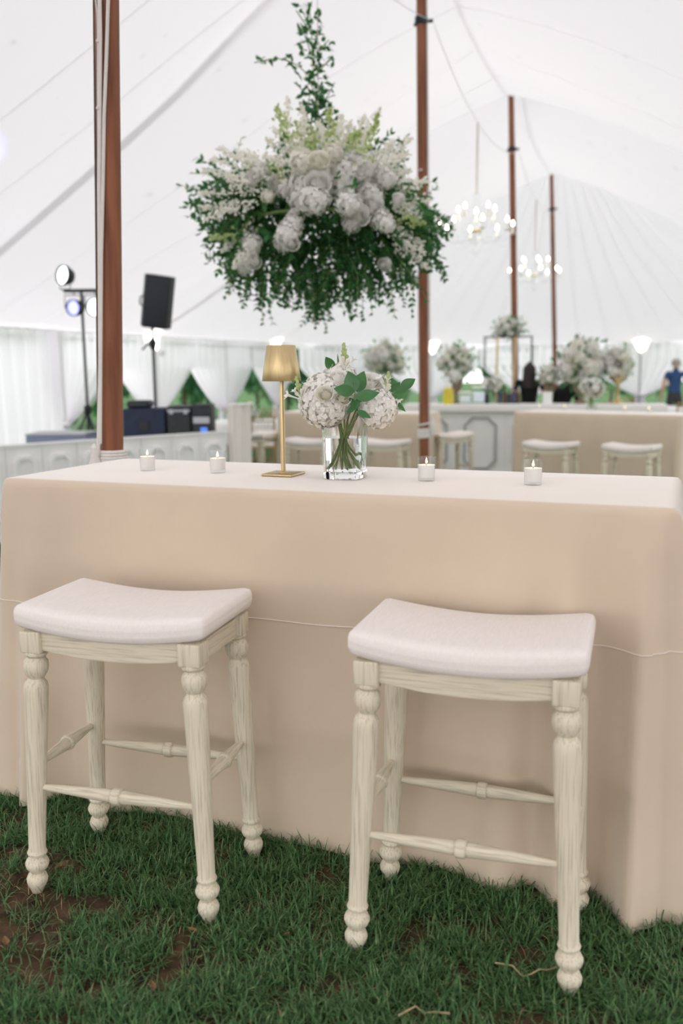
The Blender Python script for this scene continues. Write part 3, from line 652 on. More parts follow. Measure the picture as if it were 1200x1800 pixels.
obj('vase_water', loft([sq_ring(vh(z) - .0057, z) for z in (.0245, .06, .10, WZ)]), M['water'], vase, ang=50)
VI = Matrix.Translation((vp.x, vp.y, VZ)) @ Matrix.Rotation(VROT, 4, 'Z')
def px_near(x, y, dy): return at(x, y, vp.y + dy)
def stem_pts(head, end, bow=.01):
    """from flower head through the vase mouth down to a point inside the vase (vase local x, y, z)"""
    e = VI @ Vector(end); h = Vector(head); mouth = VI @ Vector((end[0] * -.55 + .0 + random.uniform(-.022, .022), end[1] * -.55 + random.uniform(-.022, .022), HV * .93))
    lip = VI @ Vector((0, 0, HV + .02)); q = mouth.lerp(h, .3); hl = VI.inverted() @ h; lm = .052
    ml = VI.inverted() @ mouth; up = Vector((max(-lm, min(lm, ml.x + (hl.x - ml.x) * .25)), max(-lm, min(lm, ml.y + (hl.y - ml.y) * .25)), HV + .012)); q = VI @ up
    P = [e, e.lerp(mouth, .5) + Vector((0, 0, bow * .2)), mouth, q, q.lerp(h, .5), h]; out = []
    for i in range(len(P) - 1):                                 # catmull rom
        a, b, c, d = P[max(i - 1, 0)], P[i], P[i + 1], P[min(i + 2, len(P) - 1)]
        for k in range(5):
            t = k / 5; out.append(.5 * ((2 * b) + (c - a) * t + (2 * a - 5 * b + 4 * c - d) * t * t + (3 * b - a - 3 * c + d) * t ** 3))
    return out + [P[-1]]
# ---- flower meshes
def petal_quad(L, W, cup, n=3):
    vs = []; fs = []
    for i in range(n + 1):
        t = i / n; wd = W * (math.sin(PI * (.12 + .80 * t)) ** .7) * .5
        for k in (-1, 0, 1): vs.append((k * wd, t * L, cup * L * t * t + abs(k) * wd * .25))
    for i in range(n):
        for k in range(2): fs.append((i * 3 + k, i * 3 + k + 1, (i + 1) * 3 + k + 1, (i + 1) * 3 + k))
    return vs, fs
def hydrangea_mesh(rx, rz, n=230, fl=.011, seed=1, bottom=-.75, jit=0.0):
    r = np.random.default_rng(seed); mats = []; ga = PI * (3 - 5 ** .5)
    for i in range(n):
        z = 1 - (1 - bottom) * (i + .5) / n; rad = math.sqrt(max(0, 1 - z * z)); a = ga * i + r.normal() * .12
        d = Vector((rad * math.cos(a), rad * math.sin(a), z)); k = r.uniform(.93, 1.04) + jit * noise.noise(d * 2.3 + Vector((seed, 0, 0))) + jit * .4 * r.uniform(-1, 1); p = Vector((d.x * rx * k, d.y * rx * k, d.z * rz * k)); nn = (d + Vector(r.normal(size=3)) * .22).normalized()
        a0 = r.uniform(0, PI); t = nn.orthogonal().normalized(); b = nn.cross(t)
        for q in range(4):
            an = a0 + q * PI / 2; f = (t * math.cos(an) + b * math.sin(an) + nn * r.uniform(-.02, .22)); mats.append(frame(p, f, nn, r.uniform(.85, 1.15)))
    v, f = petal_quad(fl, fl * 1.05, -.12); return scatter(v, f, mats)
def rose_mesh(R, seed=1):
    r = random.Random(seed); mb = MB()
    N = 19
    for k in range(N):
        q = k / (N - 1); rad = .16 + .84 * q ** .95; a = k * 2.4 + r.uniform(-.15, .15); wd = 1.25 - .35 * q; tp = .74 - .46 * q ** 1.7; lean = max(0, q - .55) * .9
        def fn(i, j, a=a, wd=wd, rad=rad, tp=tp, lean=lean):
            e = 1 - .34 * (2 * i - 1) ** 2; t = j * e; an = a + (i - .5) * 2 * wd
            rr = R * rad * (.55 + .40 * math.sin(min(1, t * 1.3) * PI / 2) + lean * max(0, t - .6) ** 1.5) * (1 + .05 * (2 * i - 1))
            return (rr * math.cos(an), rr * math.sin(an), R * (-.7 + (tp + .7) * math.sin(t * PI / 2) - lean * max(0, t - .75) * 1.2))
        mb.grid(fn, 9, 7)
    def sp(i, j): an = i * 2 * PI * 2.6; rr = R * (.02 + .10 * i) * (.8 + .25 * j); return (rr * math.cos(an), rr * math.sin(an), R * (-.3 + (1.02 + .06 * math.sin(an * 1.5)) * j))
    mb.grid(sp, 40, 4); mb.lathe([(0, -.8 * R), (R * .34, -.66 * R), (R * .30, .4 * R), (0, .5 * R)], 10)
    return mb
def orient(z_axis, p, sc=1.0): return Matrix.Translation(Vector(p)) @ Vector((0, 0, 1)).rotation_difference(Vector(z_axis).normalized()).to_matrix().to_4x4() @ Matrix.Scale(sc, 4)
def flower(name, label, head_px, dy, face, kind, size, end, stem_r=.0028, group=None, seed=1, col='petal', rz=None):
    p = px_near(*head_px, dy); r = thing(name, label, 'flower', p, 0, group); X = orient(face, (0, 0, 0))
    if kind == 'hydrangea':
        V, F = hydrangea_mesh(size, rz or size * .9, int(430 * (size / .07) ** 2), .0090, seed); V = V @ np.array(X.to_3x3()).T; npobj('florets', V, F, M[col], r, True)
        c = MB(); c.lathe([(0, -size * .7), (size * .62, -size * .52), (size * .90, 0), (size * .62, size * .60), (0, size * .80)], 18, X); obj('flower_core', c, M['petal'], r)
    elif kind == 'rose':
        mb = rose_mesh(size, seed); mb.v = [tuple(X @ Vector(q)) for q in mb.v]; obj('rose_petals', mb, M[col], r, ang=80)
    if end is not None:
        mb = MB(); base = p - Vector(face).normalized() * size * .6; mb.tube([q - p for q in stem_pts(base, end)], stem_r, 8); obj('stem', mb, M['stem'], r)
    return r
random.seed(21)
flower('hydrangea', 'large white hydrangea head drooping over the lamp side of the vase', (572, 704), -.02, (-.55, -.65, .30), 'hydrangea', .084, (.046, -.02, .032), .0038, 'vase flowers', 3)
flower('hydrangea', 'white hydrangea head hanging over the candle side of the vase', (664, 718), -.035, (.6, -.62, .05), 'hydrangea', .060, (-.050, .01, .03), .0036, 'vase flowers', 5, rz=.056)
flower('hydrangea', 'white hydrangea head standing behind the roses and below the tall bud spike', (597, 668), .045, (-.1, -.2, 1), 'hydrangea', .056, (.012, .03, .03), .0036, 'vase flowers', 9)
flower('rose', 'cream rose nestled on the big hydrangea', (570, 692), -.108, (-.25, -.9, .35), 'rose', .029, (.02, -.035, .03), .0028, 'vase flowers', 1, 'petal_cream')
flower('rose', 'cream rose beside the crossed green leaves facing forward', (600, 699), -.085, (.1, -.85, .45), 'rose', .030, (-.01, .025, .028), .0028, 'vase flowers', 2, 'petal_cream')
flower('rose', 'white rose opening upward above the big hydrangea', (593, 667), -.055, (-.15, -.6, .8), 'rose', .034, (.0, -.03, .03), .0028, 'vase flowers', 4)
flower('rose', 'large white rose behind the crossed green leaves', (650, 678), .0, (.2, -.75, .6), 'rose', .048, (-.02, -.03, .03), .003, 'vase flowers', 7)
LV, LF = leaf_grid(1, .56, -.12, 8, .18)
def sprig(label, stem_px, leaves, end, mt='leaf', dys=(-.06, -.06)):
    P = [px_near(x, y, d) for x, y, d in stem_px]; r = thing('foliage_sprig', label, 'foliage', P[-1], 0, 'vase greenery'); b = P[-1]
    pts = [q - b for q in (stem_pts(P[-1], end) if end else [])] + []
    mb = MB(); full = pts + [q - b for q in P[::-1][1:]]
    if len(full) >= 2: mb.tube(full, .0019, 7); obj('stem', mb, M['stem'], r)
    for (x0, y0, x1, y1, d, up, wd, cd) in leaves:
        a, e = px_near(x0, y0, d), px_near(x1, y1, d + cd); L = (e - a).length; X = frame(a - b, e - a, up, 1)
        mb = MB(); mb.add([(vx * L * wd, vy * L, vz * L) for vx, vy, vz in LV], LF, X); obj('leaf', mb, M[mt], r)
F_ = (-.1, -1, .35)
sprig('sprig of four broad glossy leaves fanned across the front of the bouquet', [(624, 690, -.10), (621, 710, -.07)],
      [(623, 690, 612, 652, -.11, (-.35, -1, .2), 1.35, .01), (626, 689, 640, 652, -.105, (.4, -1, .1), 1.15, .02), (622, 690, 586, 683, -.115, (0, -1, .6), 1.15, -.015), (626, 700, 667, 690, -.115, (.05, -1, .5), .95, -.01), (622, 705, 611, 700, -.09, (0, -1, .3), 1.0, 0), (625, 705, 640, 702, -.09, (.2, -1, 0), .9, 0)], (.0, -.02, .03))
sprig('pair of dark leaves tucked at the rim of the vase', [(626, 716, -.08), (622, 720, -.05)], [(622, 716, 609, 727, -.085, F_, 1.0, -.01), (627, 722, 652, 735, -.09, (0, -1, .4), .75, -.01), (618, 700, 622, 722, -.09, (.3, -1, .2), .9, 0), (630, 700, 622, 722, -.088, (-.3, -1, .2), .9, 0)], (.012, .0, .03), 'leaf_dark')
sprig('leafy sprig standing up behind the roses toward the lamp', [(583, 640, .03), (590, 660, .03), (600, 690, .02)], [(586, 650, 572, 627, .03, (-.5, -1, .2), 1.25, 0), (580, 655, 596, 649, .025, (0, -1, .7), 1.1, 0), (582, 658, 566, 657, .03, (0, -.6, 1), .9, 0), (594, 645, 593, 621, .05, (.9, -.5, 0), .5, .02), (612, 650, 620, 646, .03, (0, -.6, 1), .9, 0)], (-.03, -.02, .03))
sprig('leafy sprig reaching sideways toward the second tent pole', [(715, 672, .0), (700, 686, -.01), (683, 696, -.01), (655, 705, 0)], [(704, 682, 730, 666, -.01, (.2, -1, .6), 1.15, .0), (694, 690, 719, 680, -.03, (.1, -1, .5), 1.1, 0), (690, 690, 703, 671, .02, (-.5, -1, .2), 1.0, .02), (681, 699, 699, 697, -.03, (0, -1, .4), 1.3, 0), (688, 701, 713, 724, -.02, (.3, -1, .5), .6, -.01), (682, 700, 696, 717, -.01, (-.2, -1, .3), .8, 0), (686, 732, 694, 727, .0, F_, .9, 0)], (-.04, .0, .035))
def bud_mesh(L, r, n=8): mb = MB(); mb.lathe([(r * .45, 0), (r * .5, L * .4), (r, L * .75), (r * .85, L * .92), (0, L)], n); return mb
def tuberose(label, base_px, tip_px, d, nb, opens, end):
    a, t = px_near(*base_px, d), px_near(*tip_px, d); ax = (t - a); L = ax.length; axn = ax.normalized(); r = thing('tuberose', label, 'flower', a, 0, 'vase flowers')
    mb = MB(); mb.tube([q - a for q in stem_pts(a, end)] + [axn * L * k for k in (.3, .6, .9)], .0022, 7); obj('stem', mb, M['stem'], r)
    pr = axn.orthogonal().normalized()
    for i in range(nb):
        k = i / nb; an = i * 2.4; sd = Matrix.Rotation(an, 3, axn) @ pr; p = axn * (L * (.12 + .80 * k)); dr = (axn * (.9 + .8 * k) + sd * (.55 * (1 - k) + .12)); l = L * (.34 - .13 * k)
        mb = bud_mesh(l, .0062 * (1.1 - .4 * k)); X = orient(dr, p); mb.v = [tuple(X @ Vector(q)) for q in mb.v]; obj('bud', mb, M['bud'] if k > .25 else M['petal_cream'], r)
    for (dx, dz, l) in opens:
        e = Vector((dx, -.25, dz)).normalized(); mb = MB(); mb.lathe([(.0018, 0), (.0024, l * .7), (.0045, l)], 8)
        pv, pf = petal_quad(l * .45, l * .26, .1)
        for q in range(6): an = q * PI / 3; mb.add(pv, pf, Matrix.Translation((0, 0, l * .95)) @ frame((0, 0, 0), (math.cos(an), math.sin(an), .55), (0, 0, 1)))
        X = orient(e, axn * L * .12); mb.v = [tuple(X @ Vector(q)) for q in mb.v]; obj('open_bloom', mb, M['petal'], r)
tuberose('tall green-tipped tuberose spike rising from the middle of the bouquet', (607, 655), (604, 606), .01, 16, [(.75, .9, .040), (-.5, .5, .02)], (.01, -.01, .03))
tuberose('tuberose spike leaning out in front of the brass lamp', (532, 708), (520, 664), -.06, 11, [(-1, .35, .044), (.5, 1.4, .042), (-.7, .9, .034)], (.045, .02, .032))
tuberose('tuberose spike fanning out over the sideways leafy sprig', (678, 694), (683, 655), -.02, 13, [(1, -.75, .045), (-.5, 1, .045), (.1, 1, .04)], (-.045, -.025, .03))

# ================================================================== cables between pole clamps
def cable_pt(i, k):
    za = 4.76; a, b = tent(i, 0), tent(i + 1, 0); p = a.lerp(b, k); return Vector((p.x, p.y, za - .40 * 4 * k * (1 - k)))
for i, lb in enumerate(('thin cable carrying the hanging flower arrangement', 'thin cable carrying the nearer crystal chandelier', 'thin cable carrying the farther crystal chandelier')):
    mb = MB(); mb.tube([cable_pt(i, .012 + .976 * k / 24) for k in range(25)], .0032, 6); tag(obj('suspension_cable', mb, M['web']), lb, 'cable')

# ================================================================== hanging flower arrangement
HC = tent(.45, 0); HY = HC.y; hb0 = at(560, 400, HY)
hang = thing('hanging_flower_arrangement', 'large hanging cloud of greenery and white flowers with a vine trailing up its cord', 'flower arrangement', hb0)
def hp(x, y, dy=0.0): return at(x, y, HY + dy) - hb0
rs = random.Random(5); lv, lf = [(-.22, .0, 0), (.22, 0, 0), (.30, .45, .05), (0, 1, 0), (-.30, .45, .05)], [(0, 1, 2, 3, 4)]
def twig(p, d, L, n, sag, size, mats, tubes, jitter=.25):
    p = Vector(p); d = Vector(d).normalized(); pts = [p.copy()]; st = L / n
    for i in range(n):
        d = (d + Vector((rs.gauss(0, jitter), rs.gauss(0, jitter), rs.gauss(0, jitter) - sag)) * .35).normalized(); p = p + d * st; pts.append(p.copy())
        for sgn in (-1, 1):
            sd = d.orthogonal().normalized(); sd = Matrix.Rotation(rs.uniform(0, 6.28), 3, d) @ sd
            mats.append(frame(p, sd * 1.0 + d * .7, (rs.gauss(0, .5), rs.gauss(0, .5), 1), size * rs.uniform(.7, 1.25)))
    tubes.append(pts)
mats = []; tubes = []
core = [(560, 390, 95), (480, 400, 70), (650, 410, 75), (560, 440, 80), (520, 330, 60), (620, 330, 65), (440, 350, 45), (690, 380, 45)]
for i in range(880):
    cx, cy, cr = core[i % len(core)]; a = rs.uniform(0, 2 * PI); q = math.sqrt(rs.random()) * cr
    x, y = cx + q * math.cos(a) * 1.0, cy + q * math.sin(a) * .9; p = hp(x, y, rs.uniform(-.32, .45)); out = Vector((p.x * 1.0, p.y * 1.0, p.z * .5 - .05)) + Vector((rs.gauss(0, .25), rs.gauss(0, .25), rs.gauss(0, .2)))
    twig(p, out, rs.uniform(.18, .38), rs.randint(7, 11), rs.uniform(.0, .6), .046, mats, tubes)
for i in range(85):                                            # fringe of hanging tendrils along the underside
    x = rs.uniform(400, 720); y = 455 + 25 * math.sin((x - 400) / 320 * PI) + rs.uniform(-20, 15); p = hp(x, y, rs.uniform(-.4, .4))
    twig(p, (rs.gauss(0, .3), rs.gauss(0, .3), -1), rs.uniform(.12, .34), rs.randint(6, 12), .8, .034, mats, tubes, .3)
V, F = scatter(lv, lf, mats); o = npobj('greenery', V, F, M['leaf_dark'], hang); o['kind'] = 'stuff'
mb = MB()
for pts in tubes: mb.tube(pts, .0022, 3, False)
o = obj('twigs', mb, M['stem'], hang); o['kind'] = 'stuff'
def vine(pts, name='trailing_vine', size=.045, dens=2, spread=.05, dy=0.0, den=16):
    P = [hp(x, y, dy + rs.uniform(-.03, .03)) for x, y in pts]; mm = []; path = []
    for a, b in zip(P, P[1:]):
        n = max(2, int((b - a).length / .016))
        for k in range(n):
            q = a.lerp(b, k / n) + Vector((rs.gauss(0, spread), rs.gauss(0, spread), 0)) * .6; path.append(a.lerp(b, k / n))
            for _ in range(dens): mm.append(frame(q, (rs.gauss(0, 1), rs.gauss(0, 1), rs.gauss(.1, .7)), (rs.gauss(0, .6), rs.gauss(0, .6), 1), size * rs.uniform(.6, 1.2)))
    r = thing('x', None, None); bpy.data.objects.remove(r)
    mb = MB(); mb.tube(path[::3] + [P[-1]], .004, 5); v = obj(name, mb, M['stem'], hang)
    V, F = scatter(lv, lf, mm); o = npobj('leaves', V, F, M['leaf_dark'], v); o['kind'] = 'stuff'
vine([(565, 260), (562, 215), (556, 175), (552, 140), (548, 100), (548, 60), (545, 25), (541, 4)], spread=.085, dens=4)
vine([(564, 235), (560, 200), (552, 160), (540, 135)], spread=.06, dens=6)
vine([(570, 270), (575, 240), (580, 215), (572, 185)], spread=.06, dens=4)
vine([(553, 255), (545, 225), (538, 195), (545, 165)], spread=.06, dens=3)
vine([(555, 120), (545, 90), (535, 60), (528, 40)], spread=.07, dens=3)
vine([(545, 135), (520, 112), (490, 102), (465, 106), (447, 110)], spread=.045, dens=2)
vine([(555, 130), (570, 115), (585, 98)], spread=.04, dens=2); vine([(560, 190), (575, 170), (588, 145)], spread=.05, dens=2); vine([(556, 100), (568, 80), (578, 70)], spread=.04, dens=2); vine([(548, 60), (538, 45), (520, 18)], spread=.05, dens=2)
for pts in ([(410, 445), (406, 480), (402, 520)], [(460, 480), (462, 510), (455, 540)], [(520, 480), (519, 518)], [(552, 480), (553, 520), (549, 569)], [(600, 470), (606, 505), (602, 520)], [(648, 460), (655, 500), (648, 510)], [(680, 440), (690, 480), (686, 510)], [(420, 420), (395, 440), (370, 455)], [(690, 300), (712, 275), (700, 240)], [(700, 360), (730, 350)], [(700, 420), (735, 415), (738, 445)], [(620, 480), (628, 515)], [(490, 470), (486, 500), (480, 530)]): vine(pts, spread=.035, dens=2, dy=rs.uniform(-.2, .1))
blooms = [(545, 300, 20), (532, 318, 18), (558, 322, 20), (526, 345, 16), (552, 350, 19), (520, 380, 13), (515, 395, 12), (505, 412, 15), (512, 428, 13), (499, 425, 13), (600, 300, 22), (622, 296, 22), (640, 292, 20), (600, 322, 20), (488, 322, 16), (500, 330, 12), (612, 358, 16), (628, 378, 19), (618, 392, 12), (650, 340, 17), (655, 360, 18), (668, 385, 14), (680, 395, 11), (440, 315, 13), (455, 300, 12), (440, 430, 15), (445, 460, 14), (430, 470, 11), (680, 312, 15), (675, 465, 12), (580, 285, 14), (530, 285, 17), (560, 282, 16), (585, 268, 12), (470, 345, 9), (700, 350, 11)]
sc = 242.0; hyd = {}
for i, (x, y, r) in enumerate(blooms):
    k = i % 3
    if k not in hyd:
        if k < 2: V, F = hydrangea_mesh(1.05, .85, 190, .21, 40 + k, -.9, .42); hyd[k] = ('h', V, F)
        else: hyd[k] = ('r', rose_mesh(1, 3))
    p = hp(x, y, rs.uniform(-.74, -.50) * (1 - .45 * abs(x - 560) / 190)); f = Vector((p.x * .8, -1, .3 + p.z)); X = orient(f, p, r / sc * 1.06)
    m = M['petal_cream'] if i in (30, 31, 32, 33, 34) else M['petal_airy']
    if hyd[k][0] == 'h':
        V = hyd[k][1] @ np.array(X.to_3x3()).T + np.array(p); npobj('white_bloom', V, hyd[k][2], m, hang, True)
    else:
        mb = MB(); mb.add(hyd[k][1].v, hyd[k][1].f, X); obj('white_bloom', mb, m, hang, ang=80)
plumes = [(560, 290, 520, 215), (560, 290, 500, 235), (545, 290, 480, 225), (540, 300, 470, 245), (530, 300, 465, 275), (520, 310, 440, 290), (510, 320, 370, 280), (500, 330, 352, 340), (470, 345, 360, 385), (570, 280, 558, 215), (580, 280, 580, 190), (590, 280, 600, 205), (600, 280, 615, 215), (610, 285, 640, 205), (620, 290, 650, 225), (630, 300, 665, 205), (640, 300, 715, 270), (650, 310, 720, 300), (660, 330, 725, 335), (670, 350, 742, 380), (680, 370, 745, 395), (680, 390, 742, 430), (670, 400, 745, 445), (460, 380, 390, 440), (450, 330, 400, 310), (555, 270, 545, 225), (595, 270, 590, 215), (575, 275, 568, 230), (465, 290, 420, 270), (650, 290, 690, 250), (610, 270, 628, 232), (500, 290, 507, 175), (480, 300, 385, 262), (470, 320, 356, 300), (460, 360, 355, 365), (470, 400, 372, 420), (660, 300, 722, 245), (675, 330, 748, 318), (690, 360, 752, 352), (680, 410, 750, 470), (520, 270, 487, 190), (625, 270, 668, 190), (450, 420, 410, 470), (540, 270, 530, 190)]
pv, pf = petal_quad(.022, .016, .1, 2)
for i, (x0, y0, x1, y1) in enumerate(plumes):
    d0 = rs.uniform(-.62, -.2); a, b = hp(x0, y0, d0), hp(x1, y1, d0 + rs.uniform(-.1, .1)); mm = []; n = 85; ax = (b - a).normalized()
    for k in range(n):
        t = .25 + .75 * k / n; rad = .060 * (1.05 - t) + .006; p = a.lerp(b, t) + Vector((rs.gauss(0, 1), rs.gauss(0, 1), rs.gauss(0, 1))) * rad * .6; mm.append(frame(p, ax + Vector((rs.gauss(0, .7), rs.gauss(0, .7), rs.gauss(0, .7))), (0, -1, .3), rs.uniform(.7, 1.3)))
    V, F = scatter(pv, pf, mm); npobj('cream_plume', V, F, M['petal_cream'] if i % 5 else M['bud'], hang)['kind'] = 'stuff'
mb = MB(); top = cable_pt(0, .45) - hb0; mb.tube([top, hp(560, 240)], .004, 6); obj('hanging_cord', mb, M['rope'], hang)
mb = MB(); pts = [Vector((.42 * math.cos(a), .42 * math.sin(a), .05)) for a in [2 * PI * i / 32 for i in range(33)]]; mb.tube(pts, .012, 8, False)
for a in (0, 2.09, 4.19): mb.tube([(.42 * math.cos(a), .42 * math.sin(a), .05), hp(560, 240)], .004, 5)
obj('wire_hoop', mb, M['stem'], hang)

# ================================================================== crystal chandeliers
def chandelier(i, k, ztop, zmid, label):
    c = cable_pt(i, k); r = thing('crystal_chandelier', label, 'chandelier', (c.x, c.y, zmid), i * .8, 'crystal chandeliers')
    mb = MB(); mb.tube([(0, 0, c.z - zmid), (0, 0, .48)], .014, 8); obj('hanging_cord', mb, M['rope'], r)
    mb = MB(); mb.lathe([(.01, .50), (.05, .47), (.035, .43), (.05, .36), (.03, .28), (.055, .18), (.03, .10), (.06, 0), (.09, -.06), (.05, -.12), (.02, -.2), (.035, -.24), (0, -.28)], 16); obj('glass_column', mb, M['crystal'], r)
    mb = MB(); mb.lathe([(.02, .02), (.07, .03), (.07, .05), (.02, .06)], 16); obj('arm_hub', mb, M['brass'], r)
    for tier, (n, R, h) in enumerate(((8, .46, .03), (5, .24, .22))):
        for q in range(n):
            a = 2 * PI * (q + .5 * tier) / n; d = Vector((math.cos(a), math.sin(a), 0)); z0 = .04 if tier == 0 else .16
            mb = MB(); mb.tube([d * .05 + Vector((0, 0, z0)), d * R * .4 + Vector((0, 0, z0 - .12)), d * R * .75 + Vector((0, 0, z0 - .12)), d * R + Vector((0, 0, h - .03))], .009, 7); arm = obj('curved_arm', mb, M['crystal'], r)
            mb = MB(); mb.lathe([(.012, h - .035), (.035, h - .025), (.04, h - .015), (.012, h - .012), (.012, h + .07), (0, h + .07)], 12, Matrix.Translation(d * R)); obj('candle_cup', mb, M['white_paint'], arm)
            mb = MB(); mb.lathe([(0, h + .07), (.014, h + .08), (.017, h + .095), (.010, h + .12), (0, h + .14)], 10, Matrix.Translation(d * R)); obj('bulb', mb, M['bulb'], arm)
    mb = MB()
    for q in range(8):
        a, b = 2 * PI * q / 8, 2 * PI * (q + 1) / 8; A = Vector((.46 * math.cos(a), .46 * math.sin(a), -.01)); B = Vector((.46 * math.cos(b), .46 * math.sin(b), -.01))
        for t in range(1, 9):
            k2 = t / 9; p = A.lerp(B, k2) - Vector((0, 0, .12 * 4 * k2 * (1 - k2))); mb.lathe([(0, -.008), (.008, 0), (0, .008)], 6, Matrix.Translation(p))
        C = Vector((0, 0, -.2))
        for t in range(1, 9):
            k2 = t / 9; p = A.lerp(C, k2) - Vector((0, 0, .08 * 4 * k2 * (1 - k2))); mb.lathe([(0, -.008), (.008, 0), (0, .008)], 6, Matrix.Translation(p))
    o = obj('crystal_beads', mb, M['crystal'], r); o['kind'] = 'stuff'
    ld = bpy.data.lights.new('chandelier_light', 'POINT'); ld.energy = 14; ld.color = (1, .88, .7); ld.shadow_soft_size = .3; lo = bpy.data.objects.new('chandelier_light', ld); COL.objects.link(lo); lo.parent = r; lo.location = (0, 0, .08)
chandelier(1, .41, 0, 3.05, 'crystal chandelier with lit candle bulbs hanging beside the bar tent pole')
chandelier(2, .38, 0, 3.02, 'crystal chandelier with lit candle bulbs hanging by the last slim tent pole')

# ================================================================== far high tables and stools
def draped(a_px, b_px, label, depth=.68, ln=None):
    z = TH + GZ; a, b = on_z(*a_px, z), on_z(*b_px, z); d = Vector((b.x - a.x, b.y - a.y)); L = ln or d.length; ang = math.atan2(d.y, d.x); d.normalize(); nrm = Vector((-d.y, d.x)); c = Vector((a.x, a.y)) + d * L / 2 + nrm * depth / 2
    folds = [(x * .31 + .1, .06, .03 * ((i * 7) % 5 - 1.2) / 2, 1.3) for i, x in enumerate(range(int(2 * (L + depth) / .31)))] + [(.03, .05, .08, 1.2), (L - .05, .05, .08, 1.2), (L + depth - .1, .06, .08, 1.2)]
    mb, sf, P = cloth_mesh(L, depth, TH, folds, 4, 220, 24); o = obj('tablecloth', mb, M['cloth'], ang=80); o.location = (c.x, c.y, GZ); o.rotation_euler = (0, 0, ang); tag(o, label, 'tablecloth')
    folding_table((c.x, c.y, GZ), ang, L, depth, TH - .006, 'high folding table under ' + label.split(' draping ')[-1])
    return c, ang, d, nrm, L
c2, a2, d2, n2, L2 = draped((487, 725), (737, 728), 'beige velvet cloth on the distant high table behind the glass vase, draping the middle table', ln=1.98)
c3, a3, d3, n3, L3 = draped((903, 724), (1196, 731), 'beige velvet cloth on the distant high table before the white bar, draping the right table')
def seat_at(px, py, label, rz):
    p = on_z(px, py, .78 + GZ); o = stool(label, p.x, p.y, rz); o.location.z = GZ; return o
seat_at(545, 775, 'distant cream bar stool behind the brass lamp pole and glass vase', a2)
seat_at(676, 777, 'distant cream bar stool between the vase and the rope-tied tent pole', a2)
seat_at(458, 764, 'distant cream bar stool at the end of the middle table by the gold chairs', a2 + PI / 2)
seat_at(790, 764, 'distant cream bar stool just beyond the rope-tied tent pole before the white bar', a2 + .9)
seat_at(968, 781, 'distant cream bar stool at the right far table, next to the white bar panel', a3)
seat_at(1110, 786, 'distant cream bar stool at the right far table, second along from the bar panel', a3)
ZT = TH + GZ + .005
for (x, y), lb in zip(((948, 721), (992, 722), (1098, 725), (1140, 726)), ('tiny lit votive on the far table nearest the dark haired person', 'tiny lit votive on the far table beside the small vase, bar side', 'tiny lit votive on the far table past the small vase', 'tiny lit votive near the outer end of the far table')):
    p = on_z(x, y, ZT); o = copy_tree(vot[0]); o.location = (p.x, p.y, ZT); o['label'] = lb; o['group'] = 'votives on the far table'
# ---- blown up simple bouquets reused in the background
def bouquet(parent, R, H, n, seed, flower_r, mf='petal', green=900):
    r = random.Random(seed); mm = []
    for _ in range(green):
        d = Vector((r.gauss(0, 1), r.gauss(0, 1), r.gauss(0, 1))).normalized(); k = r.uniform(.5, .98) * (.82 + .45 * noise.noise(d * 1.6 + Vector((seed, 0, 0)))) if r.random() > .12 else r.uniform(1.0, 1.35); p = Vector((d.x * R * k, d.y * R * k, d.z * H * k)); mm.append(frame(p, d + Vector((r.gauss(0, .6), r.gauss(0, .6), r.gauss(.1, .6))), (r.gauss(0, 1), r.gauss(0, 1), 1), R * .22 * r.uniform(.6, 1.4)))
    V, F = scatter(lv, lf, mm); o = npobj('greenery', V, F, gm2 if seed % 2 else M['leaf'], parent); o['kind'] = 'stuff'
    hv = [hydrangea_mesh(1, .85, 80, .28, 60 + seed, -.9, .3), rose_mesh(1, seed)]
    ga = PI * (3 - 5 ** .5)
    for i in range(n):
        z = 1 - 1.75 * (i + .5) / n; rad = math.sqrt(max(0, 1 - z * z)); a = ga * i; d = Vector((rad * math.cos(a), rad * math.sin(a), z)); p = Vector((d.x * R * .92, d.y * R * .92, d.z * H * .92)) * r.uniform(.85, 1.05) * (.88 + .5 * noise.noise(d * 1.6 + Vector((seed, 0, 0)))); X = orient(d, p, flower_r * r.uniform(.75, 1.25)); m = M['petal_airy'] if r.random() < .75 else M['petal_cream']
        if i % 2: npobj('bloom', hv[0][0] @ np.array(X.to_3x3()).T + np.array(p), hv[0][1], m, parent, True)
        else: mb = MB(); mb.add(hv[1].v, hv[1].f, X); obj('bloom', mb, m, parent, ang=80)
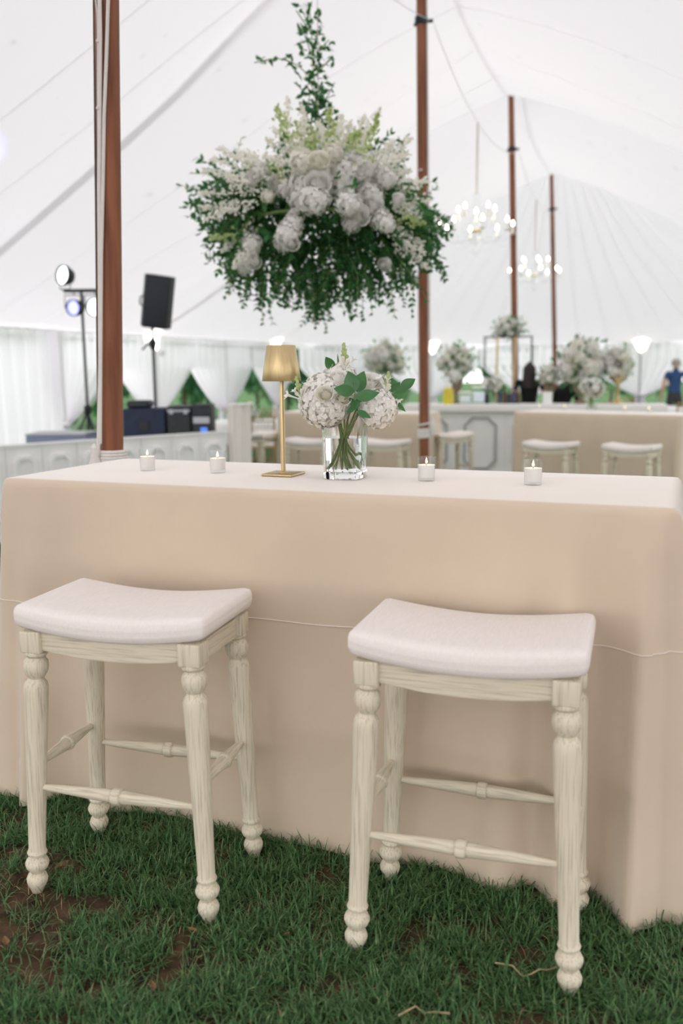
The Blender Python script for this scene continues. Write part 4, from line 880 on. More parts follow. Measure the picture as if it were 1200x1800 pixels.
def arrangement(label, px, py, Y, R, H, n, seed, fr, zsup, vessel, vr=.1, group=None):
    c = at(px, py, Y); r = thing('flower_arrangement', label, 'flower arrangement', (c.x, c.y, zsup), seed, group); e = thing('x', None, None); bpy.data.objects.remove(e)
    h = c.z - H * .75 - zsup
    mb = MB()
    if vessel == 'urn': mb.lathe([(0, 0), (vr * .7, 0), (vr * .7, .02), (vr * .25, .05), (vr * .25, h * .35), (vr * .8, h * .6), (vr, h * .95), (vr * 1.1, h), (vr * .9, h), (0, h * .9)], 20); m = mat('aged_bronze_urn', (.30, .22, .15), .5, var=.3)
    elif vessel == 'glass': mb.lathe([(0, 0), (vr * .9, 0), (vr, h), (vr - .006, h), (vr * .9 - .006, .015), (0, .012)], 24); m = M['thin_glass']
    else: mb.lathe([(0, 0), (vr, 0), (vr, .02), (.03, .05), (.025, h - .12), (.12, h - .03), (.14, h), (0, h)], 20); m = M['brass'] if vessel == 'gold' else M['white_paint']
    obj('vessel', mb, m, r, ang=50)
    if vessel == 'glass':
        mb = MB(); rr = random.Random(seed)
        for _ in range(7): mb.tube([(rr.uniform(-.6, .6) * vr, rr.uniform(-.6, .6) * vr, .03), (0, 0, h), (0, 0, h + H * .5)], .005, 5)
        obj('stems', mb, M['stem'], r)
    mark = set(bpy.data.objects.keys()); bouquet(r, R, H, n, seed, fr)
    for nme in set(bpy.data.objects.keys()) - mark: bpy.data.objects[nme].location = (0, 0, c.z - zsup)
    return r
pv3 = on_z(1036, 722.5, ZT)
arrangement('small white flower bunch in a glass vase on the far table', 1040, 682, pv3.y, .155, .12, 16, 2, .062, ZT, 'glass', .075)

# ================================================================== white bar with octagon panels
BT = 1.07 + GZ
bl = on_z(715, 711, BT); bd = Vector((math.cos(TENT_A), math.sin(TENT_A)))
ba = math.radians(-14); bdir = Vector((math.cos(ba), math.sin(ba))); bn = Vector((-bdir.y, bdir.x)); UWID = .74; NU = 5
def octagon(w_, h_, cut): a, b = w_ / 2, h_ / 2; return [(-a, -b + cut), (-a + cut, -b), (a - cut, -b), (a, -b + cut), (a, b - cut), (a - cut, b), (-a + cut, b), (-a, b - cut)]
def oct_frame(w_, h_, cut, t, dep):
    o, i = octagon(w_, h_, cut), octagon(w_ - 2 * t, h_ - 2 * t, cut - t * .6); mb = MB()
    vs = [(x, 0, z) for x, z in o] + [(x, 0, z) for x, z in i] + [(x, -dep, z) for x, z in o] + [(x, -dep, z) for x, z in i]; fs = []
    for k in range(8): j = (k + 1) % 8; fs += [(16 + k, 16 + j, 24 + j, 24 + k), (k, j, 16 + j, 16 + k)[::-1], (8 + k, 8 + j, 24 + j, 24 + k)]
    return mb.add(vs, fs)
bar0 = Vector((bl.x, bl.y)); ob = oct_frame(.50, .80, .13, .035, .03)
for k in range(NU):
    c = bar0 + bdir * (UWID * (k + .5)) + bn * .06; r = thing('bar_unit', ('white bar unit at the end of the bar, partly behind the rope-tied pole', 'white bar unit showing its whole grey octagon beside the distant stool', 'white bar unit hidden behind the far beige draped table')[min(k, 2)], 'bar', (c.x, c.y, GZ), ba, 'white bar units')
    mb = MB(); mb.box((0, .25, .48), (UWID - .004, .5, .96)); obj('unit_body', mb, M['white_paint'], r, smooth=False)
    mb = MB(); mb.add([(x, y, z + .49) for x, y, z in ob.v], ob.f); obj('octagon_moulding', mb, M['mould_grey'], r, smooth=False)
    mb = MB(); mb.box((0, -.008, .03), (UWID - .004, .016, .06)); obj('plinth', mb, M['white_paint'], r, smooth=False)
c = bar0 + bdir * (UWID * NU / 2) + bn * .28
mb = MB(); mb.rbox((0, 0, 1.015), (UWID * NU + .12, .62, .11), .01, 2); o = obj('bar_counter', mb, M['panel_grey'], weld=True); o.location = (c.x, c.y, GZ); o.rotation_euler = (0, 0, ba); tag(o, 'long pale bar counter top across the octagon panelled units', 'counter')
def on_bar(px, back=.25): # point on the bar top at image column px
    best = None
    for k in range(400):
        q = bar0 + bdir * (UWID * NU * k / 399) + bn * back; d = RM.transposed() @ (Vector((q.x, q.y, BT)) - CP); x = 600 + FPX * d.x / -d.z
        if best is None or abs(x - px) < best[0]: best = (abs(x - px), q)
    return best[1]
q = on_bar(788, .14); r = thing('juice_jug', 'yellow lemonade jug with clear lid standing on the bar', 'jug', (q.x, q.y, BT), 0)
mb = MB(); mb.lathe([(0, 0), (.075, 0), (.078, .02), (.078, .22), (.05, .25), (0, .25)], 20); obj('lemonade', mb, mat('lemonade', (.75, .62, .06), .3, var=.1), r)
mb = MB(); mb.lathe([(.05, .25), (.055, .28), (.045, .32), (0, .33)], 16); obj('jug_lid', mb, M['white_paint'], r)
for px, h, col, lb in ((818, .14, 'ice', 'clear plastic ice bucket with bright contents on the bar beside the jug'), (841, .22, 'ice', 'frosted glass drinks dispenser on the bar beside the ice bucket')):
    q = on_bar(px, .32); r = thing('drinks_dispenser' if h > .2 else 'ice_bucket', lb, 'dispenser' if h > .2 else 'bucket', (q.x, q.y, BT), ba)
    mb = MB(); mb.rbox((0, 0, h / 2 + .01), (.2, .16, h), .02, 2); obj('container', mb, M['thin_glass'], r, weld=True); mb = MB(); mb.rbox((0, 0, h + .03), (.21, .17, .03), .008, 2); obj('lid', mb, M['white_paint'], r, weld=True)
    mb = MB(); mb.rbox((0, 0, h * .4 + .02), (.17, .13, h * .7), .01, 2); obj('ice', mb, mat('ice_blue', (.80, .88, .95), .3), r, weld=True)
for i, (px, h) in enumerate(((856, .2), (878, .24), (886, .28), (894, .22), (902, .26), (910, .2))):
    q = on_bar(px, .40 + .03 * (i % 2)); r = thing('bottle', 'dark glass bottle standing among the bar drinks', 'bottle', (q.x, q.y, BT), 0, 'bottles on the bar'); mb = MB(); mb.lathe([(0, 0), (.032, 0), (.034, .01), (.034, h * .6), (.012, h * .75), (.012, h), (0, h)], 14); obj('bottle_glass', mb, mat('bottle_dark_%d' % i, ((.03, .05, .06), (.05, .07, .12), (.10, .05, .02))[i % 3], .15), r); mb = MB(); mb.lathe([(.014, h), (.014, h + .02), (0, h + .02)], 10); obj('bottle_cap', mb, M['brass'], r)
q = on_bar(962, .3); r = thing('paper_cup_stack', 'white stack of napkins on the bar beside the dark haired person', 'napkins', (q.x, q.y, BT), ba); 
for k in range(3): mb = MB(); mb.rbox((0, 0, .03 + k * .06), (.14, .14, .055), .006, 2); obj('napkin_pack', mb, M['white_paint'], r, weld=True)
# tall flowers on and behind the bar
def bar_arr(label, px, py, R, H, n, seed, fr, back, vessel='urn', vr=.11): q = on_bar(px, back); return arrangement(label, px, py, q.y, R, H, n, seed, fr, BT, vessel, vr)
bar_arr('round white and green arrangement in a bronze urn at the jug end of the bar', 802, 638, .25, .27, 26, 1, .085, .46)
bar_arr('low white flower bunch in glass on the bar between bottles and shelf', 866, 676, .12, .11, 12, 4, .062, .40, 'glass', .05)
bar_arr('huge white and green arrangement towering at the far end of the bar', 1023, 640, .33, .34, 44, 6, .10, .36, 'urn', .14)
bar_arr('tall white arrangement on a gold stand beyond the huge bar arrangement', 1087, 640, .19, .24, 22, 7, .085, .45, 'gold', .1)
bar_arr('half hidden white flowers in an urn between the two dark dressed people', 966, 662, .16, .14, 14, 8, .07, .55, 'urn', .09)
# shelf tower about the bar pole
et = at(892, 650, tent(2, 0).y - .28); r = thing('shelf_tower', 'gold and black open metal shelf tower holding glassware in front of the bar pole', 'shelf', (et.x, et.y, GZ), ba)
zt_ = at(892, 592, et.y).z - GZ; W_, D_ = .74, .34
for sx in (-1, 1):
    for sy in (-1, 1): mb = MB(); mb.box((sx * W_ / 2, sy * D_ / 2 + .0, zt_ / 2), (.014, .014, zt_)); obj('post', mb, M['black'], r, smooth=False)
for sx in (-1, 1): mb = MB(); mb.box((sx * .14 - .02, -D_ / 2, zt_ / 2), (.035, .02, zt_)); obj('gold_upright', mb, M['brass'], r, smooth=False)
for z in (.95, at(892, 662, et.y).z - GZ, at(892, 631, et.y).z - GZ, zt_): mb = MB(); mb.box((0, 0, z), (W_ + .02, D_ + .02, .012)); obj('shelf_board', mb, M['thin_glass'] if z < zt_ - .01 else M['black'], r, smooth=False)
for row, z in enumerate((at(892, 662, et.y).z, at(892, 631, et.y).z)):
    for k in range(6):
        q = Vector((et.x, et.y)) + bdir * (-.3 + .12 * k); g = thing('stemmed_glass', 'clear stemmed glass on the %s shelf of the metal tower' % ('lower', 'upper')[row], 'glass', (q.x, q.y, z + .010), 0, 'glasses on the shelf tower'); mb = MB(); mb.lathe([(0, 0), (.03, 0), (.03, .004), (.004, .008), (.004, .08), (.03, .11), (.034, .15), (.03, .18), (.028, .18), (.03, .15), (.026, .112), (0, .09)], 14); obj('bowl_and_stem', mb, M['thin_glass'], g)
arrangement('white and green flowers crowning the metal shelf tower', 895, 577, et.y, .23, .15, 20, 3, .075, zt_ + GZ + .012, 'urn', .12)

# ================================================================== people
def person(label, loc, rz, H, shirt, joints, hair, sleeves='short', lower='trousers'):
    """one continuous skinned body; joints: name -> (x, y, z) in metres for a figure of height H, facing -y"""
    k = H / 1.70; r = thing('person', label, 'person', loc, rz)
    J = dict(pelvis=(0, 0, .92), waist=(0, -.01, 1.08), chest=(0, -.01, 1.28), neck=(0, .01, 1.46), neck2=(0, 0, 1.50), head=(0, -.01, 1.58), crown=(0, -.01, 1.645),
             shL=(.17, .01, 1.40), elL=(.24, .03, 1.12), wrL=(.25, -.08, .90), haL=(.25, -.11, .82), shR=(-.17, .01, 1.40), elR=(-.24, .03, 1.12), wrR=(-.25, -.08, .90), haR=(-.25, -.11, .82),
             hipL=(.09, 0, .86), knL=(.10, -.02, .48), anL=(.10, .02, .09), toL=(.11, -.14, .04), hipR=(-.09, 0, .86), knR=(-.10, -.02, .48), anR=(-.10, .02, .09), toR=(-.11, -.14, .04)); J.update(joints)
    RR = dict(pelvis=.135, waist=.115, chest=.14, neck=.055, neck2=.052, head=.088, crown=.075, shL=.062, shR=.062, elL=.043, elR=.043, wrL=.029, wrR=.029, haL=.032, haR=.032, hipL=.09, hipR=.09, knL=.06, knR=.06, anL=.042, anR=.042, toL=.035, toR=.035)
    E_ = [('pelvis', 'waist'), ('waist', 'chest'), ('chest', 'neck'), ('neck', 'neck2'), ('neck2', 'head'), ('head', 'crown'), ('chest', 'shL'), ('shL', 'elL'), ('elL', 'wrL'), ('wrL', 'haL'), ('chest', 'shR'), ('shR', 'elR'), ('elR', 'wrR'), ('wrR', 'haR'), ('pelvis', 'hipL'), ('hipL', 'knL'), ('knL', 'anL'), ('anL', 'toL'), ('pelvis', 'hipR'), ('hipR', 'knR'), ('knR', 'anR'), ('anR', 'toR')]
    names = list(J); vs = [Vector(J[n]) * k for n in names]; ed = [(names.index(a), names.index(b)) for a, b in E_]; rad = [RR[n] * k for n in names]
    for sd in ('L', 'R'):                                       # five fingers rooted in each hand
        h, w0 = Vector(J['ha' + sd]) * k, Vector(J['wr' + sd]) * k; d = (h - w0).normalized(); s1 = Vector((1 if sd == 'L' else -1, 0, 0)); s1 = (s1 - d * s1.dot(d)).normalized(); n1_ = d.cross(s1)
        for fi, (off, ln) in enumerate(((-.03, .065), (-.010, .075), (.010, .07), (.028, .055))):
            b = len(vs); vs += [h + n1_ * off * k + d * .03 * k, h + n1_ * off * k + d * (.03 + ln * .55) * k, h + n1_ * off * k * 1.05 + (d * (.03 + ln) - s1 * .02) * k]; rad += [.010 * k, .009 * k, .008 * k]; ed += [(names.index('ha' + sd), b), (b, b + 1), (b + 1, b + 2)]
        b = len(vs); vs += [h + n1_ * -.045 * k, h + (n1_ * -.065 + d * .04) * k]; rad += [.011 * k, .009 * k]; ed += [(names.index('ha' + sd), b), (b, b + 1)]
    me = bpy.data.meshes.new('body'); me.from_pydata([tuple(v) for v in vs], ed, []); o = bpy.data.objects.new('body', me); COL.objects.link(o)
    md = o.modifiers.new('s', 'SKIN'); md.use_smooth_shade = True
    for i, sv in enumerate(me.skin_vertices[0].data): sv.radius = (rad[i], rad[i] * (.75 if i < len(names) and names[i] in ('chest', 'waist', 'pelvis') else 1)); sv.use_root = (i == 0)
    o.modifiers.new('d', 'SUBSURF').levels = 2
    dg = bpy.context.evaluated_depsgraph_get(); m2 = bpy.data.meshes.new_from_object(o.evaluated_get(dg)); bpy.data.objects.remove(o)
    m2.name = 'body'; m2.materials.clear()
    for m in (shirt, M['skin'], M['trousers'], M['black']): m2.materials.append(m)
    skinj = {'neck2', 'head', 'crown', 'wrL', 'wrR', 'haL', 'haR'} | ({'elL', 'elR'} if sleeves == 'short' else set()); legs = {'hipL', 'hipR', 'knL', 'knR', 'pelvis'}; shoe = {'toL', 'toR', 'anL', 'anR'}
    pos = [(n, Vector(J[n]) * k) for n in names]
    for pl in m2.polygons:
        c = pl.center; n = min(pos, key=lambda q: (q[1] - c).length)[0]; pl.material_index = 1 if n in skinj else 2 if n in legs else 3 if n in shoe else 0; pl.use_smooth = True
    b = bpy.data.objects.new('body', m2); COL.objects.link(b); b.parent = r
    hd = Vector(J['head']) * k
    if hair == 'long':
        mb = MB()
        def fn(a, t):
            an = a * 2 * PI; z = .12 - .40 * t; back = math.sin(an); w0 = .088 * math.sin(min(1, t * 3.2 + .05) * PI / 2) * (1 + .10 * t); y = w0 * (back * 1.05) + .02 + .05 * t
            if back < -.2 and t > .18: y = max(y, -.02 + .0)
            return hd + Vector((w0 * math.cos(an) * (1 + .10 * math.sin(an * 7)), y, z)) * 1.0
        mb.grid(fn, 28, 18, True); obj('hair', mb, M['hair'], r, ang=80)
    else:
        mb = MB(); mb.lathe([(0, .108), (.05, .100), (.085, .07), (.099, .02), (.094, -.02), (.085, -.04)], 20, Matrix.Translation(hd + Vector((0, .012, .0)))); obj('hair', mb, hair, r)
    # face: nose, mouth, eyes and ears
    fmb = MB(); fmb.lathe([(0, .03), (.010, -.01), (.014, -.02), (0, -.026)], 8, Matrix.Translation(hd + Vector((0, -.092, .0)))); obj('nose', fmb, M['skin'], r)
    for sx in (-1, 1):
        mb = MB(); mb.lathe([(0, -.011), (.011, 0), (0, .011)], 10, Matrix.Translation(hd + Vector((sx * .032, -.078, .022)))); obj('eye', mb, M['hair'], r)
        mb = MB(); mb.lathe([(0, -.028), (.014, -.01), (.016, .012), (0, .026)], 10, Matrix.Translation(hd + Vector((sx * .088, .008, .0)))); obj('ear', mb, M['skin'], r)
    mb = MB(); mb.rbox((hd.x, hd.y - .08, hd.z - .045), (.045, .012, .012), .005, 2); obj('mouth', mb, mat('lips', (.45, .2, .17), .5), r, weld=True)
    return r
q = on_bar(929, .74); person('person with long dark hair in a black short sleeved top leaning at the bar', (q.x, q.y, GZ), ba + PI, 1.70, M['shirt_black'], dict(elL=(.27, -.02, 1.14), wrL=(.26, -.16, 1.02), haL=(.24, -.23, 1.01), elR=(-.27, -.02, 1.14), wrR=(-.26, -.16, 1.02), haR=(-.24, -.23, 1.01)), 'long')
q = on_bar(988, 1.15); person('person in a black long sleeved jacket bending behind the bar flowers', (q.x, q.y, GZ), ba + PI * .8, 1.62, M['shirt_black'], dict(chest=(0, -.10, 1.22), neck=(0, -.18, 1.37), neck2=(0, -.21, 1.41), head=(0, -.25, 1.47), crown=(0, -.27, 1.53), shL=(.17, -.1, 1.32), shR=(-.17, -.1, 1.32), elL=(.25, -.12, 1.06), elR=(-.25, -.12, 1.06), wrL=(.2, -.32, 1.0), haL=(.17, -.39, 1.0), wrR=(-.2, -.32, 1.0), haR=(-.17, -.39, 1.0)), M['hair'], 'long')
q = at(1186, 680, 19.5); person('person in a blue polo shirt with short grey hair standing by the tent end', (q.x, q.y, GZ), PI * .97, 1.78, M['shirt_blue'], {}, mat('grey_hair', (.42, .36, .32), .7))

# ================================================================== guest tables with tan chairs
def chiavari(label, x, y, rz, group):
    r = thing('banquet_chair', label, 'chair', (x, y, GZ), rz, group); g = M['gold_wood']
    for sx in (-1, 1):
        mb = MB(); mb.tube([(sx * .19, .19, 0), (sx * .185, .18, .45), (sx * .175, .23, .92)], .014, 8); obj('back_leg', mb, g, r)
        mb = MB(); mb.tube([(sx * .2, -.2, 0), (sx * .195, -.19, .43)], .014, 8); obj('front_leg', mb, g, r)
        mb = MB(); mb.tube([(sx * .2, -.2, .2), (sx * .19, .19, .2)], .009, 6); obj('side_rail', mb, g, r)
    for z, yy in ((.90, .228), (.84, .222), (.60, .196)): mb = MB(); mb.tube([(-.18, yy, z), (0, yy + .01, z), (.18, yy, z)], .011, 6); obj('back_rail', mb, g, r)
    for k in range(7): mb = MB(); xx = -.15 + .05 * k; mb.tube([(xx, .196, .60), (xx, .222, .84)], .006, 6); obj('spindle', mb, g, r)
    for yy in (-.2, .19): mb = MB(); mb.tube([(-.195, yy, .25), (.195, yy, .25)], .009, 6); obj('cross_rail', mb, g, r)
    mb = MB(); mb.rbox((0, 0, .44), (.41, .40, .03), .008, 2); obj('seat_frame', mb, g, r, weld=True)
    mb = MB(); mb.rbox((0, -.005, .475), (.39, .39, .045), .018, 3); obj('seat_pad', mb, M['linen'], r, weld=True)
    return r
ch0 = chiavari('tan wooden banquet chair at the round table beyond the brass lamp', 0, 0, 0, 'tan chairs at round tables'); used = [0]
def guest(px, Y, label, nch, seed, R=.75, flowers=True, clab=None):
    c = at(px, 700, Y); r = thing('round_table', label, 'table', (c.x, c.y, GZ), 0)
    mb = MB(); mb.lathe([(.02, .74), (R, .74), (R, .765), (.02, .765)], 40); obj('table_top', mb, M['panel_grey'], r)
    mb = MB(); mb.lathe([(.25, 0), (.25, .02), (.04, .05), (.04, .74)], 16); obj('pedestal', mb, M['steel'], r)
    mb = MB()
    def fn(a, t):
        an = a * 2 * PI; f = R + .012 + .05 * t * (1 + .8 * math.sin(an * 14)); 
        if t < .02: return (0.001 * math.cos(an), .001 * math.sin(an), .770)
        return (f * math.cos(an), f * math.sin(an), .770 - .36 * (t - .06)) if t >= .06 else (R * math.cos(an), R * math.sin(an), .770)
    mb.grid(fn, 84, 18, True); obj('table_cloth', mb, M['white_paint'], r, ang=80)
    if flowers: arrangement('low white and green centrepiece on the ' + label.split('round ')[-1], px, at_px_y(c, .90), Y, .26, .13, 16, seed, .07, .775 + GZ, 'urn', .10)
    for k in range(nch):
        a = 2 * PI * k / nch + seed; x, y = c.x + (R + .40) * math.cos(a), c.y + (R + .40) * math.sin(a)
        o = ch0 if not used[0] else copy_tree(ch0); used[0] = 1; o.location = (x, y, GZ); o.rotation_euler = (0, 0, a - PI / 2); o['label'] = clab
def at_px_y(c, z): d = RM.transposed() @ (Vector((c.x, c.y, z + GZ)) - CP); return 900 - FPX * d.y / -d.z
guest(432, 14.8, 'white clothed round table beyond the brass lamp', 7, 5, .75, True, 'tan wooden banquet chair at the round table beyond the brass lamp')
guest(1150, 18.5, 'white clothed round table near the person in blue', 6, 9, .75, False, 'tan wooden banquet chair at the round table near the person in blue')
c = at(677, 632, 17.2); arrangement('tall white and green arrangement on a white stand behind the bouquet on the near table', 677, 633, 17.2, .36, .34, 34, 11, .10, GZ, 'white', .18)

# ================================================================== stage front, lights, loudspeaker and cases at the left
SZ = .72; fa, fb = on_z(-60, 791, SZ), on_z(398, 761, SZ); fd = Vector((fb.x - fa.x, fb.y - fa.y)); FL = fd.length; fang = math.atan2(fd.y, fd.x); fd.normalize(); NF = 8; fw = FL / NF
ob = oct_frame(fw * .66, .62, fw * .18, .035, .025)
for k in range(NF):
    p = Vector((fa.x, fa.y)) + fd * fw * (k + .5); gz = ground(p.y); h = SZ - gz; r = thing('stage_front_panel', 'pale octagon stage front panel ' + ('at the outer end of the stage front', 'below the straight sheer drape', 'in front of the blue grey storage case', 'partly behind the near tent pole', 'in front of the navy subwoofer', 'between the navy subwoofer and road case', 'in front of the black road case', 'against the pale cloth column')[k], 'panel', (p.x, p.y, gz), fang, 'octagon stage front panels')
    mb = MB(); mb.box((0, .03, h / 2), (fw - .004, .06, h)); obj('panel_board', mb, M['panel_grey'], r, smooth=False)
    mb = MB(); mb.add([(x, y, z + h - .40) for x, y, z in ob.v], ob.f); obj('octagon_frame', mb, M['white_paint'], r, smooth=False)
    mb = MB(); mb.box((0, .03, h + .01), (fw - .004, .09, .02)); obj('top_rail', mb, M['white_paint'], r, smooth=False)
e = Vector((fb.x, fb.y)) + fd * .17; mb = MB(); drp = thing('end_drape', 'pale cloth column closing the end of the stage front', 'curtain', (e.x, e.y, GZ), fang)
hE = at(392, 712, e.y).z - GZ
mb.grid(lambda a, b: ((.13 + .012 * math.sin(a * 2 * PI * 9)) * math.cos(a * 2 * PI), (.10 + .012 * math.sin(a * 2 * PI * 9)) * math.sin(a * 2 * PI), hE * (1 - b) + .01), 90, 12, True); obj('cloth_column', mb, M['linen'], drp); mb = MB(); mb.lathe([(0, hE), (.125, hE), (.125, hE + .015), (0, hE + .015)], 24); obj('cap', mb, M['white_paint'], drp)
def tripod(root, z0, legR, zc, topz, rad=.017):
    mb = MB(); mb.tube([(0, 0, z0), (0, 0, topz)], rad, 10); obj('stand_tube', mb, M['black'], root)
    mb = MB(); mb.lathe([(.03, zc - .06), (.045, zc - .04), (.045, zc + .04), (.02, zc + .06)], 12); obj('stand_collar', mb, M['black'], root)
    for k in range(3):
        a = k * 2 * PI / 3 + 3.5; d = Vector((math.cos(a), math.sin(a), 0)); mb = MB(); mb.tube([(0, 0, zc), d * legR + Vector((0, 0, .01))], .012, 8); l = obj('leg', mb, M['black'], root)
        mb = MB(); mb.tube([d * legR * .55 + Vector((0, 0, zc * .47)), (0, 0, zc * .42)], .008, 6); obj('brace', mb, M['black'], l)
LY = 11.0; b = at(154, 720, LY); gz = ground(LY)
ls = thing('lighting_stand', 'black tripod lighting stand with crossbar carrying stage lamps', 'stand', (b.x, b.y, gz), 0)
zc = b.z - gz; zt = at(152, 511, LY).z - gz; tripod(ls, 0, .48, zc, zt)
mb = MB(); xl = at(112, 511, LY).x - b.x; mb.box(((xl - xl) / 2, 0, zt), (2 * abs(xl), .045, .04)); obj('crossbar', mb, M['black'], ls, smooth=False)
def par(px, py, col, label, tilt, hang_dn, R=.105):
    c = at(px, py, LY); r = thing('stage_lamp', label, 'stage light', c, 0); X = orient(tilt, (0, 0, 0))
    mb = MB(); mb.lathe([(.05, -.12), (.085, -.10), (R, -.02), (R, .03), (R - .008, .03), (R - .012, .0), (0, -.005)], 24, X); obj('lamp_housing', mb, M['black'], r)
    mb = MB(); mb.lathe([(0, .016), (R * .6, .014), (R - .012, .008), (R - .012, .004), (0, .004)], 24, X); obj('lamp_lens', mb, M[col], r)
    zb = at(px, 511, LY).z - c.z; s = -1 if hang_dn else 1; mb = MB(); w_ = R + .015
    if hang_dn: mb.tube([(-w_, .03, -.0), (-w_, .03, zb * .75), (w_, .03, zb * .75), (w_, .03, 0)], .007, 6); mb.tube([(0, .03, zb * .75), (0, .02, zb - .02)], .008, 6)
    else: mb.tube([(-.06, .03, -.08), (-.06, .03, zb + .02), (.06, .03, zb + .02), (.06, .03, -.08)], .008, 6)
    obj('yoke', mb, M['black'], r); return r
par(112, 484, 'led_white', 'white lit stage lamp perched above the crossbar end', (-.55, -.8, .1), False, .12)
par(130, 541, 'led_blue', 'blue violet lit stage lamp hanging under the crossbar', (-.35, -.9, -.05), True, .10)
par(167, 540, 'led_white', 'white lit stage lamp hanging beside the near tent pole', (-.3, -.9, .0), True, .11)
SY = 10.7; b = at(273, 700, SY); gz = ground(SY)
ss = thing('speaker_stand', 'black tripod loudspeaker stand rising from the stage cases', 'stand', (b.x, b.y, gz), 0); c = at(277, 530, SY)
tripod(ss, 0, .40, .62, at(273, 575, SY).z - gz, .018); zs = at(270, 604, SY).z - gz
mb = MB(); mb.lathe([(.02, zs - .08), (.05, zs - .02), (.05, zs + .03), (.02, zs + .06)], 12); mb.tube([(-.13, 0, zs - .07), (-.07, 0, zs - .01), (0, 0, zs)], .012, 8); obj('clamp_handle', mb, M['black'], ss)
sp = thing('loudspeaker', 'black loudspeaker tilted on its tripod stand', 'speaker', c, 0); sp.rotation_euler = (math.radians(8), math.radians(7), math.radians(14))
sp.location = c
pts = [(-.16, -.15), (.12, -.15), (.185, .02), (.12, .17), (-.10, .17), (-.175, .02)]; hh = .30
mb = MB(); mb.add([(x, y, -hh) for x, y in pts] + [(x, y, hh) for x, y in pts], [tuple(range(6))[::-1], tuple(range(6, 12))] + [(i, (i + 1) % 6, 6 + (i + 1) % 6, 6 + i) for i in range(6)]); o = obj('cabinet', mb, M['black'], sp, smooth=False); bv = o.modifiers.new('b', 'BEVEL'); bv.width = .012; bv.segments = 2
mb = MB(); mb.rbox((-.02, -.155, 0), (.25, .012, .54), .005, 2); obj('front_grille', mb, M['grille'], sp, weld=True)
mb = MB(); mb.tube([(-.17, -.03, .05), (-.2, -.03, .03), (-.2, -.03, -.05), (-.17, -.03, -.07)], .01, 6); obj('side_handle', mb, M['black'], sp)
def cased(name, label, cat, x0, x1, ytop, Y, dep, m, extras=None):
    a, b = at(x0, ytop, Y), at(x1, ytop, Y); gz = ground(Y); h = (a.z + b.z) / 2 - gz; r = thing(name, label, cat, ((a.x + b.x) / 2, Y + dep / 2, gz), 0); W = b.x - a.x
    mb = MB(); mb.rbox((0, 0, h / 2), (W, dep, h), .02, 2); obj('case_body', mb, m, r, weld=True)
    if extras: extras(r, W, h, dep)
    return r
def ex_navy(r, W, h, d):
    mb = MB(); mb.box((.0, -d / 2 - .006, h - .19), (.11, .02, .11)); obj('port_plate', mb, M['black'], r, smooth=False)
    for k in range(3): mb = MB(); mb.lathe([(0, 0), (.035, 0), (.035, .03), (0, .035)], 12, Matrix.Translation((-.10 + .10 * k, -d / 2, h - .37)) @ Matrix.Rotation(PI / 2, 4, 'X')); obj('control_knob', mb, M['steel'], r)
cased('subwoofer', 'navy blue subwoofer cabinet standing beside the near tent pole', 'speaker', 214, 289, 718, 9.75, .36, M['navy'], ex_navy)
def ex_black(r, W, h, d):
    mb = MB(); mb.box((0, -d / 2 - .004, h - .05), (W * .96, .012, .02)); obj('lid_strip', mb, M['steel'], r, smooth=False)
    for sx in (-1, 1): mb = MB(); mb.box((sx * W * .3, -d / 2 - .006, h - .06), (.04, .015, .05)); obj('latch', mb, M['steel'], r, smooth=False)
cased('road_case', 'large black road case between navy subwoofer and rack', 'case', 292, 334, 714, 9.75, .36, M['black'], ex_black)
def ex_rack(r, W, h, d):
    for k in range(3): mb = MB(); mb.box((0, -d / 2 - .006, h - .08 - .09 * k), (W * .84, .016, .07)); obj('rack_unit', mb, M['steel'] if k == 1 else M['grille'], r, smooth=False)
    mb = MB(); mb.box((W * .12, -d / 2 - .016, h - .30), (W * .35, .01, .10)); obj('lit_display', mb, mat('blue_display', (.05, .15, .5), .3, emit=(.1, .25, .9), es=1.0), r, smooth=False)
cased('equipment_rack', 'black equipment rack with small blue display at the stage end', 'rack', 336, 370, 711, 9.75, .36, M['black'], ex_rack)
m0 = at(240, 718, 9.75); r = thing('stage_monitor', 'rounded black monitor speaker lying on the navy subwoofer', 'speaker', (m0.x, 9.94, m0.z + .002), 0)
mb = MB(); mb.rbox((0, 0, .04), (.26, .28, .08), .035, 3); obj('monitor_body', mb, M['black'], r, weld=True); mb = MB(); mb.rbox((0, -.142, .04), (.2, .01, .05), .004, 1); obj('monitor_grille', mb, M['grille'], r, weld=True)
def ex_bin(r, W, h, d): mb = MB(); mb.box((0, 0, h + .006), (W * 1.01, d * 1.02, .014)); obj('case_lid', mb, M['steel'], r, smooth=False)
cased('storage_case', 'low blue grey storage case behind the stage front by the straight drape', 'case', 44, 150, 765, 9.4, .5, mat('blue_grey_case', (.22, .25, .36), .6), ex_bin)

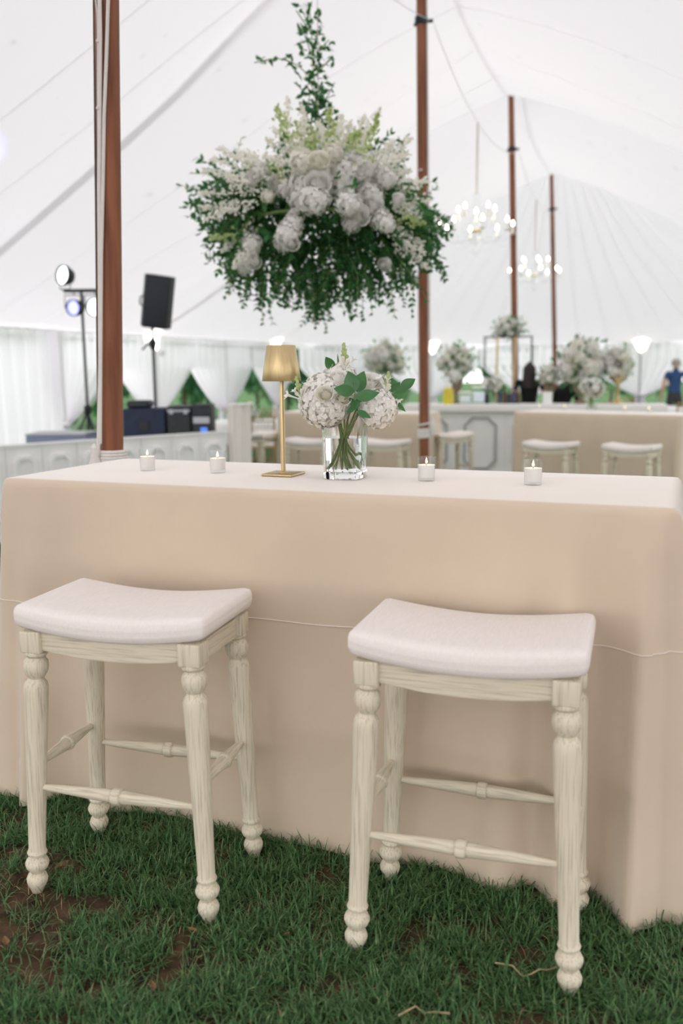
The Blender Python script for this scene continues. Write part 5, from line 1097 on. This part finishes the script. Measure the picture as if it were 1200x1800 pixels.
# ================================================================== uplights on side poles
def uplight(pt, o, label, e=60):
    z = ZE - .30; L = Vector((pt.x - o.x * .22, pt.y - o.y * .22, z)); r = thing('uplight', label, 'light', L, math.atan2(o.y, o.x), 'uplights on the tent side poles')
    mb = MB(); mb.lathe([(.0, -.10), (.05, -.10), (.06, 0), (.055, 0), (.05, -.02)], 16, cap=False); obj('lamp_can', mb, M['web'], r)
    mb = MB(); mb.lathe([(0, -.012), (.05, -.012), (.05, -.004), (0, 0)], 16); obj('lamp_lens', mb, M['led_warm'], r)
    mb = MB(); mb.tube([(.06, 0, -.05), (.10, 0, -.05)], .01, 6); obj('bracket', mb, M['web'], r)
    ld = bpy.data.lights.new('uplight_beam', 'SPOT'); ld.energy = e * 5; ld.spot_size = math.radians(75); ld.spot_blend = .7; ld.color = (1, .90, .76); ld.shadow_soft_size = .05
    lo = bpy.data.objects.new('uplight_beam', ld); COL.objects.link(lo); lo.parent = r; lo.location = (-.02, 0, .03); lo.rotation_euler = (0, math.radians(180 + 42), 0)
ul = {3: 'lit uplight on the side pole behind the loudspeaker', 5: 'lit uplight on the side pole behind the brass lamp shade', 7: 'lit uplight on the tent end beside the rope-tied pole', 9: 'lit uplight on the grey side pole beyond the tall bar flowers'}
for i, lb in ul.items(): p, o, t, nm = side[i]; uplight(p, o, lb)
ld = bpy.data.lights.new('stage_beam', 'SPOT'); ld.energy = 420; ld.spot_size = math.radians(9); ld.spot_blend = .8; ld.color = (.25, .25, 1); lo = bpy.data.objects.new('stage_beam', ld); COL.objects.link(lo); pb = [o for o in bpy.data.objects if o.get('label', '').startswith('blue violet')][0]
lo.parent = pb; best = min(((s_ / 40, w_ / 10) for s_ in range(4, 50) for w_ in range(15, 66)), key=lambda q: (lambda d: (600 + FPX * d.x / -d.z + 12) ** 2 + (900 - FPX * d.y / -d.z - 262) ** 2)(RM.transposed() @ (can_pt(*q) - CP))); tgt = can_pt(*best) - Vector(pb.location); lo.rotation_euler = tgt.to_track_quat('-Z', 'Y').to_euler(); lo.location = tgt.normalized() * .16
